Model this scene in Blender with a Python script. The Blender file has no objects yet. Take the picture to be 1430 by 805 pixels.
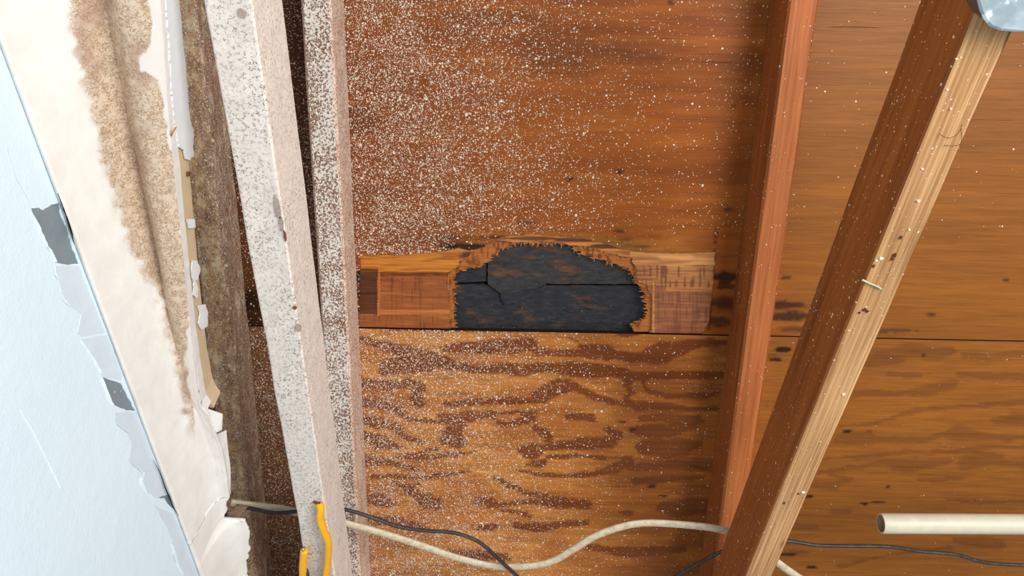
import bpy, bmesh, math, random
import numpy as np
from mathutils import Vector, Matrix
from mathutils.geometry import delaunay_2d_cdt
random.seed(7); np.random.seed(7)
SC = bpy.context.scene
COL = SC.collection
# ------------------------------------------------------------------ camera
W, H, F = 1430.0, 805.0, 1112.0
Xc = Vector((1.0, 0.0228, 0.002)).normalized()
Yc = Vector((-36.0, 1470.0, 1112.0)); Yc = (Yc - Xc*Yc.dot(Xc)).normalized()
Zc = Xc.cross(Yc)
CP = Vector((0, 0, 1.80))
def w2(d): return Vector((Xc.dot(d), Yc.dot(d), Zc.dot(d)))       # camera (right, down, forward) -> world
cam_d = bpy.data.cameras.new('camera'); cam = bpy.data.objects.new('camera', cam_d); COL.objects.link(cam)
cam_d.sensor_width = 36.0; cam_d.lens = F*36.0/W; cam_d.clip_start = 0.02
r_, u_, b_ = w2(Vector((1,0,0))), w2(Vector((0,-1,0))), w2(Vector((0,0,-1)))
cam.matrix_world = Matrix(((r_.x,u_.x,b_.x,CP.x),(r_.y,u_.y,b_.y,CP.y),(r_.z,u_.z,b_.z,CP.z),(0,0,0,1)))
SC.camera = cam
# ------------------------------------------------------------------ light
SC.view_settings.view_transform = 'Standard'; SC.view_settings.look = 'None'
SC.view_settings.gamma = 1.0; SC.view_settings.use_curve_mapping = False
SC.view_settings.exposure = 0.0
wd = bpy.data.worlds.new('room_light'); SC.world = wd; wd.use_nodes = True
wd.node_tree.nodes['Background'].inputs[0].default_value = (0.93, 0.96, 1.0, 1)
wd.node_tree.nodes['Background'].inputs[1].default_value = 0.30
def area(name, loc, target, sx, sy, power, color):
    l = bpy.data.lights.new(name, 'AREA'); l.shape = 'RECTANGLE'; l.size = sx; l.size_y = sy
    l.energy = power; l.color = color
    o = bpy.data.objects.new(name, l); COL.objects.link(o); o.location = loc
    o.rotation_euler = (Vector(target) - Vector(loc)).to_track_quat('-Z', 'Y').to_euler()
    return o
area('window_daylight', (1.45, -1.1, 1.05), (-0.15, 0.3, 2.6), 1.7, 1.5, 92, (1.0, 0.985, 0.95))
# ------------------------------------------------------------------ geometry of the place
def ray(px, py): return w2(Vector((px - W/2, py - H/2, F)))
def hit(px, py, p0, n):
    d = ray(px, py); return CP + d*((p0 - CP).dot(n)/d.dot(n))
def on_z(px, py, z): return hit(px, py, Vector((0,0,z)), Vector((0,0,1)))
def on_x(px, py, x): return hit(px, py, Vector((x,0,0)), Vector((1,0,0)))
_R = np.array([list(Xc), list(Yc), list(Zc)])      # rows: world axes in camera coords
def proj(P):                                       # (n,3) world -> pixels
    q = (np.asarray(P) - np.array(CP)) @ _R
    return W/2 + F*q[:,0]/q[:,2], H/2 + F*q[:,1]/q[:,2]
ZJ = CP.z + 0.643                                  # underside of the ceiling joists
rd = w2(Vector((-72, 3068, 1112)).normalized()); SL = math.atan2(-rd.z, rd.y)
RY = Vector((0, math.cos(SL), -math.sin(SL)))      # down the roof slope
RN = Vector((0, math.sin(SL), math.cos(SL)))       # out through the roof
PO = CP + ray(715, 402.5)*(1.209/F)                # a point on the underside of the sheathing
PO = Vector((0, PO.y, PO.z))
RAFM = Matrix(((1,0,0,PO.x),(0,RY.y,RN.y,PO.y),(0,RY.z,RN.z,PO.z),(0,0,0,1)))
def uv(px, py):
    d = hit(px, py, PO, RN) - PO; return (d.x, d.dot(RY))
def roofP(u, v, w=0.0): return PO + Vector((u,0,0)) + RY*v + RN*w
print('slope', math.degrees(SL), 'ZJ', ZJ, 'frame uv', uv(0,0), uv(W,0), uv(0,H), uv(W,H))
# ------------------------------------------------------------------ helpers
def lin(c):
    c = c/255.0; return c/12.92 if c <= 0.04045 else ((c+0.055)/1.055)**2.4
def C(r, g, b): return (lin(r), lin(g), lin(b), 1.0)
def tag(o, label=None, cat=None, group=None, kind=None):
    if label: o['label'] = label
    if cat: o['category'] = cat
    if group: o['group'] = group
    if kind: o['kind'] = kind
    return o
def thing(name, loc, label, cat, group=None, mat=None):
    o = bpy.data.objects.new(name, None); COL.objects.link(o); o.empty_display_size = 0.02
    if mat is not None: o.matrix_world = mat
    else: o.location = loc
    return tag(o, label, cat, group)
def mesh(name, verts, faces, mats, parent=None, smooth=False, mi=None, local=None):
    """verts in world space, or in the frame `local` (then the object gets that frame)."""
    me = bpy.data.meshes.new(name)
    me.from_pydata([tuple(v) for v in verts], [], [tuple(f) for f in faces])
    if not isinstance(mats, (list, tuple)): mats = [mats]
    for m in mats: me.materials.append(m)
    if mi is not None: me.polygons.foreach_set('material_index', mi)
    me.polygons.foreach_set('use_smooth', [smooth]*len(me.polygons))
    me.update()
    o = bpy.data.objects.new(name, me); COL.objects.link(o)
    if parent is not None:
        o.parent = parent
        if local is None: o.matrix_parent_inverse = pm(parent).inverted()
        else: o.matrix_parent_inverse = pm(parent).inverted()
    if local is not None: o.matrix_basis = local
    return o
def pm(o):
    m = o.matrix_basis.copy()
    return pm(o.parent) @ o.matrix_parent_inverse @ m if o.parent else m
def fix_normals(o):
    bm = bmesh.new(); bm.from_mesh(o.data); bmesh.ops.recalc_face_normals(bm, faces=bm.faces); bm.to_mesh(o.data); bm.free()
    return o
def setattr_col(o, rgb, name='Col'):
    a = o.data.color_attributes.new(name, 'FLOAT_COLOR', 'POINT')
    n = len(o.data.vertices); arr = np.ones((n,4), dtype=np.float32); arr[:,:rgb.shape[1]] = rgb
    a.data.foreach_set('color', arr.ravel())
# numpy value noise
def _h(ix, iy, s):
    n = (ix.astype(np.int64)*374761393 + iy.astype(np.int64)*668265263 + s*1442695041) & 0x7fffffff
    n = ((n ^ (n >> 13))*1274126177) & 0x7fffffff
    return ((n ^ (n >> 16)) & 0xffff)/65535.0
def vn(x, y, s=0):
    x = np.asarray(x, float); y = np.asarray(y, float)
    ix = np.floor(x); iy = np.floor(y); fx = x-ix; fy = y-iy
    fx = fx*fx*(3-2*fx); fy = fy*fy*(3-2*fy)
    a = _h(ix,iy,s); b = _h(ix+1,iy,s); c = _h(ix,iy+1,s); d = _h(ix+1,iy+1,s)
    return (a*(1-fx)+b*fx)*(1-fy) + (c*(1-fx)+d*fx)*fy
def fbm(x, y, s=0, o=4):
    t = 0; a = 0.5; w = 0
    for i in range(o): t = t + a*vn(x*2**i, y*2**i, s+i*17); w += a; a *= 0.5
    return t/w
def inpoly(x, y, poly):
    x = np.asarray(x, float); y = np.asarray(y, float); r = np.zeros(x.shape, bool)
    n = len(poly)
    for i in range(n):
        x0,y0 = poly[i]; x1,y1 = poly[(i+1)%n]
        if y0 == y1: continue
        c = ((y0 > y) != (y1 > y)) & (x < (x1-x0)*(y-y0)/(y1-y0) + x0)
        r ^= c
    return r
def sstep(a, b, x):
    t = np.clip((x-a)/(b-a), 0, 1); return t*t*(3-2*t)
def rough(poly, amp, step, seed, closed=True, ax=1.0, ay=1.0):
    """break a traced outline into small irregular teeth"""
    rnd = random.Random(seed); out = []
    n = len(poly)
    for i in range(n if closed else n-1):
        a = poly[i]; b = poly[(i+1)%n]
        L = math.hypot(b[0]-a[0], b[1]-a[1]); k = max(1, int(L/step))
        for j in range(k):
            t = j/k; e = 0.0 if j == 0 else 1.0
            out.append((a[0]+(b[0]-a[0])*t + e*ax*rnd.uniform(-amp,amp), a[1]+(b[1]-a[1])*t + e*ay*rnd.uniform(-amp,amp)))
    if not closed: out.append(poly[-1])
    return out
def sheet(outer, holes, pts, w0, w1, to3d, name, mat, parent=None, local=None, side_mat=None):
    """flat slab outer minus holes, between w0 (seen face) and w1, with extra interior points"""
    vs = []; es = []
    for p in [outer]+holes:
        b = len(vs); vs += [Vector(q) for q in p]; es += [(b+i, b+(i+1)%len(p)) for i in range(len(p))]
    if len(pts):
        m = inpoly(pts[:,0], pts[:,1], outer)
        for h in holes: m &= ~inpoly(pts[:,0], pts[:,1], h)
        vs += [Vector((float(a), float(b))) for a, b in pts[m]]
    ov, oe, of = delaunay_2d_cdt(vs, es, [], 0, 1e-6)[:3]
    P = np.array([(v.x, v.y) for v in ov]); T = np.array([f for f in of if len(f) == 3])
    c = P[T].mean(axis=1); m = inpoly(c[:,0], c[:,1], outer)
    for h in holes: m &= ~inpoly(c[:,0], c[:,1], h)
    T = T[m]
    a = P[T[:,1]]-P[T[:,0]]; b = P[T[:,2]]-P[T[:,0]]; flip = (a[:,0]*b[:,1]-a[:,1]*b[:,0]) < 0
    T[flip] = T[flip][:, ::-1]
    cnt = {}
    for t in T.tolist():
        for i in range(3):
            e = (t[i], t[(i+1)%3]); cnt[e] = 1
    bd = [e for e in cnt if (e[1],e[0]) not in cnt]
    n = len(P)
    V = [to3d(x,y,w0) for x,y in P] + [to3d(x,y,w1) for x,y in P]
    Fc = [tuple(t[::-1]) for t in T.tolist()] + [(t[0]+n,t[1]+n,t[2]+n) for t in T.tolist()] + [(a,b,b+n,a+n) for a,b in bd]
    mi = [0]*(2*len(T)) + ([1] if side_mat else [0])*len(bd)
    o = mesh(name, V, Fc, [mat, side_mat] if side_mat else mat, parent, False, mi, local)
    return o
def grid(x0, x1, y0, y1, s, jit=0.0):
    a, b = np.meshgrid(np.arange(x0, x1, s), np.arange(y0, y1, s))
    p = np.stack([a.ravel(), b.ravel()], 1)
    return p + np.random.uniform(-jit, jit, p.shape)
def tube(name, pts, r, mat, parent=None, seg=10, flat=1.0, cap=True, fl_dir=Vector((0,0,1)), sub=6, rfun=None):
    """smooth round or flattened cable through pts"""
    P = [Vector(p) for p in pts]; Q = []
    for i in range(len(P)-1):
        a = P[max(i-1,0)]; b = P[i]; c = P[i+1]; d = P[min(i+2,len(P)-1)]
        for k in range(sub):
            t = k/sub
            Q.append(0.5*((2*b)+(c-a)*t+(2*a-5*b+4*c-d)*t*t+(3*b-a-3*c+d)*t**3))
    Q.append(P[-1]); V = []; Fc = []
    for i, q in enumerate(Q):
        t = (Q[min(i+1,len(Q)-1)]-Q[max(i-1,0)]).normalized()
        s = t.cross(fl_dir)
        if s.length < 1e-4: s = t.cross(Vector((1,0,0)))
        s.normalize(); n = s.cross(t).normalized()
        rr = r*(rfun(i/(len(Q)-1)) if rfun else 1.0)
        for k in range(seg):
            a = 2*math.pi*k/seg; V.append(q + s*math.cos(a)*rr + n*math.sin(a)*rr*flat)
    for i in range(len(Q)-1):
        for k in range(seg):
            Fc.append((i*seg+k, i*seg+(k+1)%seg, (i+1)*seg+(k+1)%seg, (i+1)*seg+k))
    if cap:
        Fc.append(tuple(range(seg))[::-1]); Fc.append(tuple((len(Q)-1)*seg+k for k in range(seg)))
    o = mesh(name, V, Fc, mat, parent, True)
    return fix_normals(o)
# ------------------------------------------------------------------ shader helpers
class NT:
    def __init__(s, name):
        s.m = bpy.data.materials.new(name); s.m.use_nodes = True; s.t = s.m.node_tree; s.n = s.t.nodes
        s.b = s.n['Principled BSDF']; s.tc = s.n.new('ShaderNodeTexCoord')
    def L(s, a, b): s.t.links.new(a, b)
    def put(s, sock, v):
        if hasattr(v, 'is_linked') or hasattr(v, 'links'): s.L(v, sock)
        else: sock.default_value = v
    def co(s, scale=(1,1,1), loc=(0,0,0), warp=None, src='Object'):
        mp = s.n.new('ShaderNodeMapping'); s.L(s.tc.outputs[src] if isinstance(src, str) else src, mp.inputs[0])
        mp.inputs['Scale'].default_value = scale; mp.inputs['Location'].default_value = loc
        return mp.outputs[0]
    def noise(s, co, scale=5, detail=4, rough=0.6, dist=0.0, col=False):
        n = s.n.new('ShaderNodeTexNoise'); s.L(co, n.inputs['Vector']); n.inputs['Scale'].default_value = scale
        n.inputs['Detail'].default_value = detail; n.inputs['Roughness'].default_value = rough; n.inputs['Distortion'].default_value = dist
        return n.outputs['Color' if col else 'Fac']
    def vor(s, co, scale, feat='F1', rnd=1.0):
        n = s.n.new('ShaderNodeTexVoronoi'); s.L(co, n.inputs['Vector']); n.feature = feat
        n.inputs['Scale'].default_value = scale; n.inputs['Randomness'].default_value = rnd
        return n
    def math(s, op, a, b=0.0, clamp=False):
        n = s.n.new('ShaderNodeMath'); n.operation = op; n.use_clamp = clamp
        s.put(n.inputs[0], a); s.put(n.inputs[1], b); return n.outputs[0]
    def mr(s, v, a, b, c=0.0, d=1.0, smooth=False):
        n = s.n.new('ShaderNodeMapRange'); s.put(n.inputs[0], v)
        if smooth: n.interpolation_type = 'SMOOTHSTEP'
        n.inputs[1].default_value = a; n.inputs[2].default_value = b; n.inputs[3].default_value = c; n.inputs[4].default_value = d
        return n.outputs[0]
    def ramp(s, v, stops):
        n = s.n.new('ShaderNodeValToRGB'); s.put(n.inputs[0], v); e = n.color_ramp.elements
        e[0].position, e[0].color = stops[0]; e[1].position, e[1].color = stops[-1]
        for p, c in stops[1:-1]:
            x = e.new(p); x.color = c
        return n.outputs[0]
    def mix(s, f, a, b, mode='MIX'):
        n = s.n.new('ShaderNodeMix'); n.data_type = 'RGBA'; n.blend_type = mode
        s.put(n.inputs[0], f); s.put(n.inputs[6], a); s.put(n.inputs[7], b); return n.outputs[2]
    def sep(s, v):
        n = s.n.new('ShaderNodeSeparateXYZ'); s.L(v, n.inputs[0]); return n.outputs
    def attr(s, name='Col'):
        n = s.n.new('ShaderNodeAttribute'); n.attribute_name = name; return n
    def bump(s, hgt, strength=0.4, dist=0.001, prev=None):
        n = s.n.new('ShaderNodeBump'); n.inputs['Strength'].default_value = strength; n.inputs['Distance'].default_value = dist
        s.L(hgt, n.inputs['Height'])
        if prev is not None: s.L(prev, n.inputs['Normal'])
        return n.outputs[0]
    def out(s, col, rough=0.6, bump=None, spec=0.4, metal=0.0):
        s.put(s.b.inputs['Base Color'], col); s.put(s.b.inputs['Roughness'], rough)
        s.put(s.b.inputs['Specular IOR Level'], spec); s.put(s.b.inputs['Metallic'], metal)
        if bump is not None: s.L(bump, s.b.inputs['Normal'])
        return s.m
    def dots(s, co, scale, dens, rmin=0.10, rmax=0.42):
        """paint droplets: one per cell, kept where the cell's random number is below dens"""
        v = s.vor(co, scale); r = s.n.new('ShaderNodeSeparateColor'); s.L(v.outputs['Color'], r.inputs[0])
        keep = s.math('LESS_THAN', r.outputs[0], dens)
        rad = s.mr(s.math('POWER', r.outputs[1], 2.0), 0, 1, rmin, rmax)
        edge = s.math('SUBTRACT', rad, v.outputs['Distance'])
        return s.math('MULTIPLY', s.mr(edge, 0.0, 0.06), keep)
def spray(t, co, dens):
    """fine + medium + coarse overspray droplets on coordinates in metres"""
    wn = t.noise(co, 260, 2, 0.5, 0, True)
    w = t.n.new('ShaderNodeVectorMath'); w.operation = 'MULTIPLY_ADD'
    t.L(wn, w.inputs[0]); w.inputs[1].default_value = (0.0026,)*3; t.L(co, w.inputs[2]); c2 = w.outputs[0]
    cl = t.mr(t.noise(co, 22, 3, 0.6), 0.3, 0.7, 0.55, 1.45)
    d = t.math('MULTIPLY', dens, cl)
    e = t.dots(c2, 680, t.math('MULTIPLY', d, 0.9), 0.2, 0.6)
    a = t.math('MAXIMUM', e, t.dots(c2, 400, t.math('MULTIPLY', d, 0.9), 0.16, 0.52))
    b = t.dots(c2, 240, t.math('MULTIPLY', d, 0.5), 0.12, 0.42)
    c = t.dots(c2, 105, t.math('MULTIPLY', d, 0.34), 0.07, 0.28)
    return t.math('MAXIMUM', t.math('MAXIMUM', a, b), c)
def simple(name, col, rough=0.6, spec=0.4, metal=0.0, nscale=40, var=0.12, bumpd=0.0006, bs=0.4):
    t = NT(name); n = t.noise(t.co(), nscale, 4, 0.6)
    k = t.mr(n, 0.3, 0.7, 1-var, 1+var)
    c = t.mix(1.0, col, t.n.new('ShaderNodeCombineColor').outputs[0], 'MULTIPLY')
    cc = c.node.inputs[7].links[0].from_node
    for i in range(3): t.L(k, cc.inputs[i])
    return t.out(c, rough, t.bump(n, bs, bumpd), spec, metal)
def gray(t, k):
    n = t.n.new('ShaderNodeCombineColor')
    for i in range(3): t.L(k, n.inputs[i])
    return n.outputs[0]
PAINT = C(226, 214, 202)
# plywood: base tone from the vertex colours (species figure, stains, painted-in shade and light falloff), grain and droplets here
def ply_mat(name, spray_on=True, grain=(7, 130, 130), gamp=0.22, rough=0.42, checks=True):
    t = NT(name); co = t.co()
    a = t.attr('Col'); dn = t.attr('Spray')
    g = t.noise(t.co(grain), 1.0, 5, 0.65); g2 = t.noise(t.co((18, 700, 700)), 1.0, 3, 0.6)
    big = t.noise(t.co((2.2, 16, 16)), 1.0, 4, 0.6)
    k = t.math('ADD', t.mr(g, 0.25, 0.75, 1-gamp, 1+gamp), t.mr(g2, 0.3, 0.7, -0.10, 0.10))
    k = t.math('MULTIPLY', k, t.mr(big, 0.3, 0.7, 0.86, 1.14))
    c = t.mix(1.0, a.outputs['Color'], gray(t, k), 'MULTIPLY')
    ds = t.noise(t.co((9, 520, 520), (1,4,2)), 1.0, 3, 0.7); c = t.mix(t.mr(ds, 0.56, 0.72, 0, 0.5), c, C(84, 42, 20))
    hgt = t.math('ADD', t.math('MULTIPLY', g, 0.5), t.math('MULTIPLY', g2, 0.3))
    if checks:      # long hairline splits along the grain
        ck = t.noise(t.co((2.6, 150, 150), (3,0.7,0)), 1.0, 3, 0.7)
        cm = t.mr(ck, 0.70, 0.735)
        c = t.mix(t.math('MULTIPLY', cm, 0.75), c, C(48, 22, 12))
        hgt = t.math('SUBTRACT', hgt, cm)
    ro = rough
    if spray_on:
        s = spray(t, co, dn.outputs['Fac'])
        c = t.mix(s, c, C(236, 220, 200)); hgt = t.math('ADD', hgt, t.math('MULTIPLY', s, 1.3))
        ro = t.mr(s, 0, 1, rough, 0.5)
    return t.out(c, ro, t.bump(hgt, 0.55, 0.0010), 0.22)
def lumber_mat(name, c0, c1, c2, dens=0.0, ridges=0.5, rough=0.5, gl=6, gs=170, knots=True):
    t = NT(name); co = t.co()
    g = t.noise(t.co((gl, gs, gs)), 1.0, 4, 0.6); big = t.noise(t.co((2.5, 18, 18)), 1.0, 3, 0.55)
    c = t.ramp(g, [(0.30, c0), (0.5, c1), (0.72, c2)])
    c = t.mix(1.0, c, gray(t, t.mr(big, 0.3, 0.7, 0.82, 1.18)), 'MULTIPLY')
    wv = t.noise(t.co((3, 520, 520)), 1.0, 2, 0.5); c = t.mix(t.mr(wv, 0.35, 0.6, 0.45*ridges, 0), c, c0)
    hgt = t.math('ADD', g, t.math('MULTIPLY', wv, ridges))
    if knots:
        kv = t.vor(t.co((9, 42, 42)), 1.0); kk = t.mr(kv.outputs['Distance'], 0.05, 0.13, 1, 0)
        c = t.mix(t.math('MULTIPLY', kk, 0.7), c, C(60, 32, 16))
    if dens > 0:
        d = t.n.new('ShaderNodeValue'); d.outputs[0].default_value = dens
        s = spray(t, co, d.outputs[0]); c = t.mix(s, c, C(230, 205, 180)); hgt = t.math('ADD', hgt, t.math('MULTIPLY', s, 1.2))
    return t.out(c, rough, t.bump(hgt, 0.5, 0.0010), 0.22)
def painted_mat(name, base, under, cover, fleck, scale=300, dens=0.0):
    """rough overspray coat; cover 0..1 is how much of the wood the paint hides"""
    t = NT(name); co = t.co()
    n = t.noise(t.co((1, 1, 1)), scale, 3, 0.62); n2 = t.noise(co, 26, 3, 0.6)
    th = t.math('ADD', n, t.mr(n2, 0.3, 0.7, -0.08, 0.08))
    m = t.mr(th, 0.62-cover*0.42, 0.66-cover*0.42)
    tone = t.mix(t.mr(t.noise(co, 60, 4, 0.6), 0.35, 0.65), base, tuple(x*0.86 for x in base[:3])+(1,))
    c = t.mix(m, under, tone)
    if dens > 0:
        d = t.n.new('ShaderNodeValue'); d.outputs[0].default_value = dens
        sp = spray(t, co, d.outputs[0]); c = t.mix(sp, c, C(236, 226, 214)); m = t.math('MAXIMUM', m, sp)
    hgt = t.math('ADD', m, t.math('MULTIPLY', t.noise(co, 90, 4, 0.6), 1.2))
    if fleck > 0:    # short hairline cracks in a thick coat
        wl = t.noise(co, 360, 2, 0.6, 0.6); ln = t.math('ABSOLUTE', t.math('SUBTRACT', wl, 0.5))
        gate = t.mr(t.noise(t.co((1,1,1),(5,3,1)), 260, 2, 0.5), 0.50, 0.55); gate2 = t.mr(t.noise(co, 20, 2, 0.5), 0.36, 0.60, 0.35, 1)
        cr = t.math('MULTIPLY', t.math('MULTIPLY', t.mr(ln, 0.014, 0.034, fleck, 0), gate), gate2)
        c = t.mix(cr, c, C(70, 52, 42)); hgt = t.math('SUBTRACT', hgt, cr)
    return t.out(c, 0.75, t.bump(hgt, 0.6, 0.0012), 0.25)
M = {}
M['ply'] = ply_mat('plywood_face')
M['ply_raw'] = ply_mat('plywood_inner', False, (14, 240, 240), 0.30, 0.6, False)
M['ply_edge'] = simple('plywood_edge', C(120, 66, 34), 0.8, 0.2, nscale=300, var=0.4)
M['char_edge'] = simple('charred_edge', C(44, 32, 26), 0.9, 0.1, nscale=300, var=0.4)
M['splinter'] = simple('torn_fibre', C(188, 118, 58), 0.7, 0.2, nscale=400, var=0.4)
M['rafter'] = lumber_mat('rafter_wood', C(140, 76, 38), C(164, 92, 48), C(180, 108, 60), 0.015, 0.5, 0.55, 6, 190, False)
M['joist'] = lumber_mat('joist_bottom', C(150, 104, 66), C(196, 148, 100), C(226, 182, 132), 0.035, 1.2, 0.5, 5, 230)
M['joist_side'] = lumber_mat('joist_side', C(122, 66, 28), C(142, 78, 34), C(154, 90, 42), 0.03, 0.4, 0.5, 5, 140, False)  # same timber as the underside, shade of the side faces put into the colour
M['pj_bottom'] = painted_mat('joist_paint_bottom', C(224, 214, 205), C(146, 124, 110), 0.90, 0.95)
M['pj_side'] = painted_mat('joist_paint_side', C(242, 228, 217), C(158, 126, 106), 0.80, 0.75, 420, 0.4)  # paler than the underside: light from the right put into the paint colour
M['pr_bottom'] = painted_mat('rafter_paint_bottom', C(232, 222, 212), C(134, 94, 72), 0.32, 0.0, 290, 1.0)
M['pr_side'] = painted_mat('rafter_paint_side', C(222, 192, 170), C(184, 134, 104), 0.40, 0.0, 330, 0.8)
M['dark'] = simple('dark_void', C(30, 22, 18), 0.9, 0.1)
# rotten rafter
def mold_mat(name, mix_y):
    t = NT(name); co = t.co()
    a = t.noise(t.co((30, 60, 60)), 1.0, 5, 0.7); b = t.noise(co, 150, 4, 0.7)
    c = t.ramp(a, [(0.3, C(122, 86, 64)), (0.43, C(162, 124, 96)), (0.52, mix_y), (0.66, C(226, 204, 166))])
    c = t.mix(t.mr(b, 0.46, 0.66, 0, 0.6), c, C(92, 60, 42))
    d = t.n.new('ShaderNodeValue'); d.outputs[0].default_value = 0.85
    s = spray(t, co, d.outputs[0]); c = t.mix(s, c, C(214, 200, 184))
    return t.out(c, 0.85, t.bump(t.math('ADD', t.math('ADD', a, b), s), 0.8, 0.0018), 0.2)
M['mold_b'] = mold_mat('rotten_wood_bottom', C(186, 146, 100)); M['mold_s'] = mold_mat('rotten_wood_side', C(160, 124, 102))
# ------------------------------------------------------------------ lumber
def plank(name, p0, p1, wdt, hgt, upv, mats, seed, parent=None, amp=0.0008, nb=90, bev=0.003):
    """p0,p1: centre line of the underside. mats = [bottom, sides/top]"""
    p0 = Vector(p0); p1 = Vector(p1); ax = (p1-p0).normalized(); sd = ax.cross(Vector(upv)).normalized(); up = sd.cross(ax).normalized()
    L = (p1-p0).length
    prof = []
    def seg(a, b, n):
        for i in range(n): prof.append((a[0]+(b[0]-a[0])*i/n, a[1]+(b[1]-a[1])*i/n))
    hw = wdt/2
    c = [(-hw+bev,0),(hw-bev,0),(hw,bev),(hw,hgt-bev),(hw-bev,hgt),(-hw+bev,hgt),(-hw,hgt-bev),(-hw,bev)]
    idx = []
    for i in range(8):
        n = 6 if i in (0,) else (8 if i in (2,6) else 1)
        for k in range(n): idx.append(0 if i == 0 else 1)
        seg(c[i], c[(i+1)%8], n)
    m = len(prof); V = []; Fc = []; mi = []
    pr = np.array(prof)
    for s in range(nb+1):
        x = L*s/nb
        nx = (fbm(np.full(m, x*14), pr[:,0]*60+pr[:,1]*45, seed, 3)-0.5)*2*amp
        cen = np.array([0, hgt/2]); d = pr-cen; d /= np.linalg.norm(d, axis=1)[:,None]
        q = pr + d*nx[:,None]
        for j in range(m): V.append((x, q[j,0], q[j,1]))
    for s in range(nb):
        for j in range(m):
            Fc.append((s*m+j, s*m+(j+1)%m, (s+1)*m+(j+1)%m, (s+1)*m+j)); mi.append(idx[j])
    Fc.append(tuple(range(m))[::-1]); mi.append(1); Fc.append(tuple(nb*m+k for k in range(m))); mi.append(1)
    # local frame: x along, y = side, z = up
    sdl = -sd
    loc = Matrix(((ax.x, sdl.x, up.x, p0.x),(ax.y, sdl.y, up.y, p0.y),(ax.z, sdl.z, up.z, p0.z),(0,0,0,1)))
    o = mesh(name, V, Fc, mats, parent, True, mi, loc)
    o.data.set_sharp_from_angle(angle=math.radians(25))
    return fix_normals(o)
RT, RHT = 0.038, 0.080
def rafter(xc, v0, v1, mats, seed, name='rafter', amp=0.0008, dx=0.0, th=RT, top=0.0006):
    return plank(name, roofP(xc, v0, -RHT), roofP(xc+dx, v1, -RHT), th, RHT-top, RN, mats, seed, None, amp)
xr = uv(1075,0)[0]; xr2 = uv(975,805)[0]; xl = uv(480,0)[0]; xl2 = uv(518,805)[0]
print('rafter inner faces', xr, xr2, xl, xl2)
R_IN = (xr+xr2)/2; L_IN = (xl+xl2)/2
rr = rafter(R_IN+RT/2, -1.1, 1.2, [M['rafter'], M['joist_side']], 3)
tag(rr, 'bare reddish-brown rafter against the plywood, right of the charred hole', 'rafter')
rl = rafter(L_IN-RT/2, -1.1, 1.2, [M['pr_bottom'], M['pr_side']], 4)
tag(rl, 'rafter densely speckled with white overspray along the left end of the charred patch', 'rafter')
mold = rafter(-0.402-RT/2, -1.1, 1.2, [M['mold_b'], M['mold_s']], 5, amp=0.003, top=0.0045)
tag(mold, 'rotten brown and yellow crusted rafter beside the broken plaster edge', 'rafter')
def joist(pa, pb, mats, seed, left_edge, label, amp=0.0008):
    a = on_z(pa[0], pa[1], ZJ); b = on_z(pb[0], pb[1], ZJ)
    d = (b-a).normalized(); hw = 0.019*(1 if left_edge else -1)
    off = Vector((hw, 0, 0)); a2 = a - d*0.7 + off; b2 = b + d*0.35 + off
    o = plank('ceiling_joist', a2, b2, 0.038, 0.089, (0,0,1), mats, seed, None, amp, 90, 0.0018)
    print('joist', a, b); return tag(o, label, 'joist')
jl = joist((285,0),(430,805), [M['pj_bottom'], M['pj_side']], 11, True, 'leaning ceiling joist thickly coated with cracked white paint, behind the yellow wires', 0.0015)
jr = joist((1357,20),(1040,805), [M['joist'], M['joist_side']], 12, True, 'bare tan ceiling joist with ridged grain at the right, nearest the camera')
# ------------------------------------------------------------------ roof sheathing
(u0, v0_) = (-1.0, -1.05); (u1, v1_) = (1.35, 1.05)
def roof_local(x, y, w): return (x, y, w)
def pxr(P2):  # uv -> pixels (array)
    P3 = np.array([list(roofP(float(a), float(b))) for a, b in P2]); return proj(P3)
def U(pts): return [uv(*p) for p in pts]
seamv = lambda u: uvseam[0] + (uvseam[1]-uvseam[0])*(u-uvseamu[0])/(uvseamu[1]-uvseamu[0])
_a = uv(500,458.5); _b = uv(1430,477); uvseamu = (_a[0], _b[0]); uvseam = (_a[1], _b[1])
print('seam', _a, _b)
def blob(x, y, cx, cy, rx, ry, s=0, wob=0.5):
    d = np.sqrt(((x-cx)/rx)**2 + ((y-cy)/ry)**2) + (fbm(x/18+s*3.1, y/5+s, s, 3)-0.5)*wob*2
    return 1 - sstep(0.75, 1.15, d)
def rgb(*c): return np.array([lin(v) for v in c])
def mixc(a, b, f): return a*(1-f[:,None]) + b*f[:,None]
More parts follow.
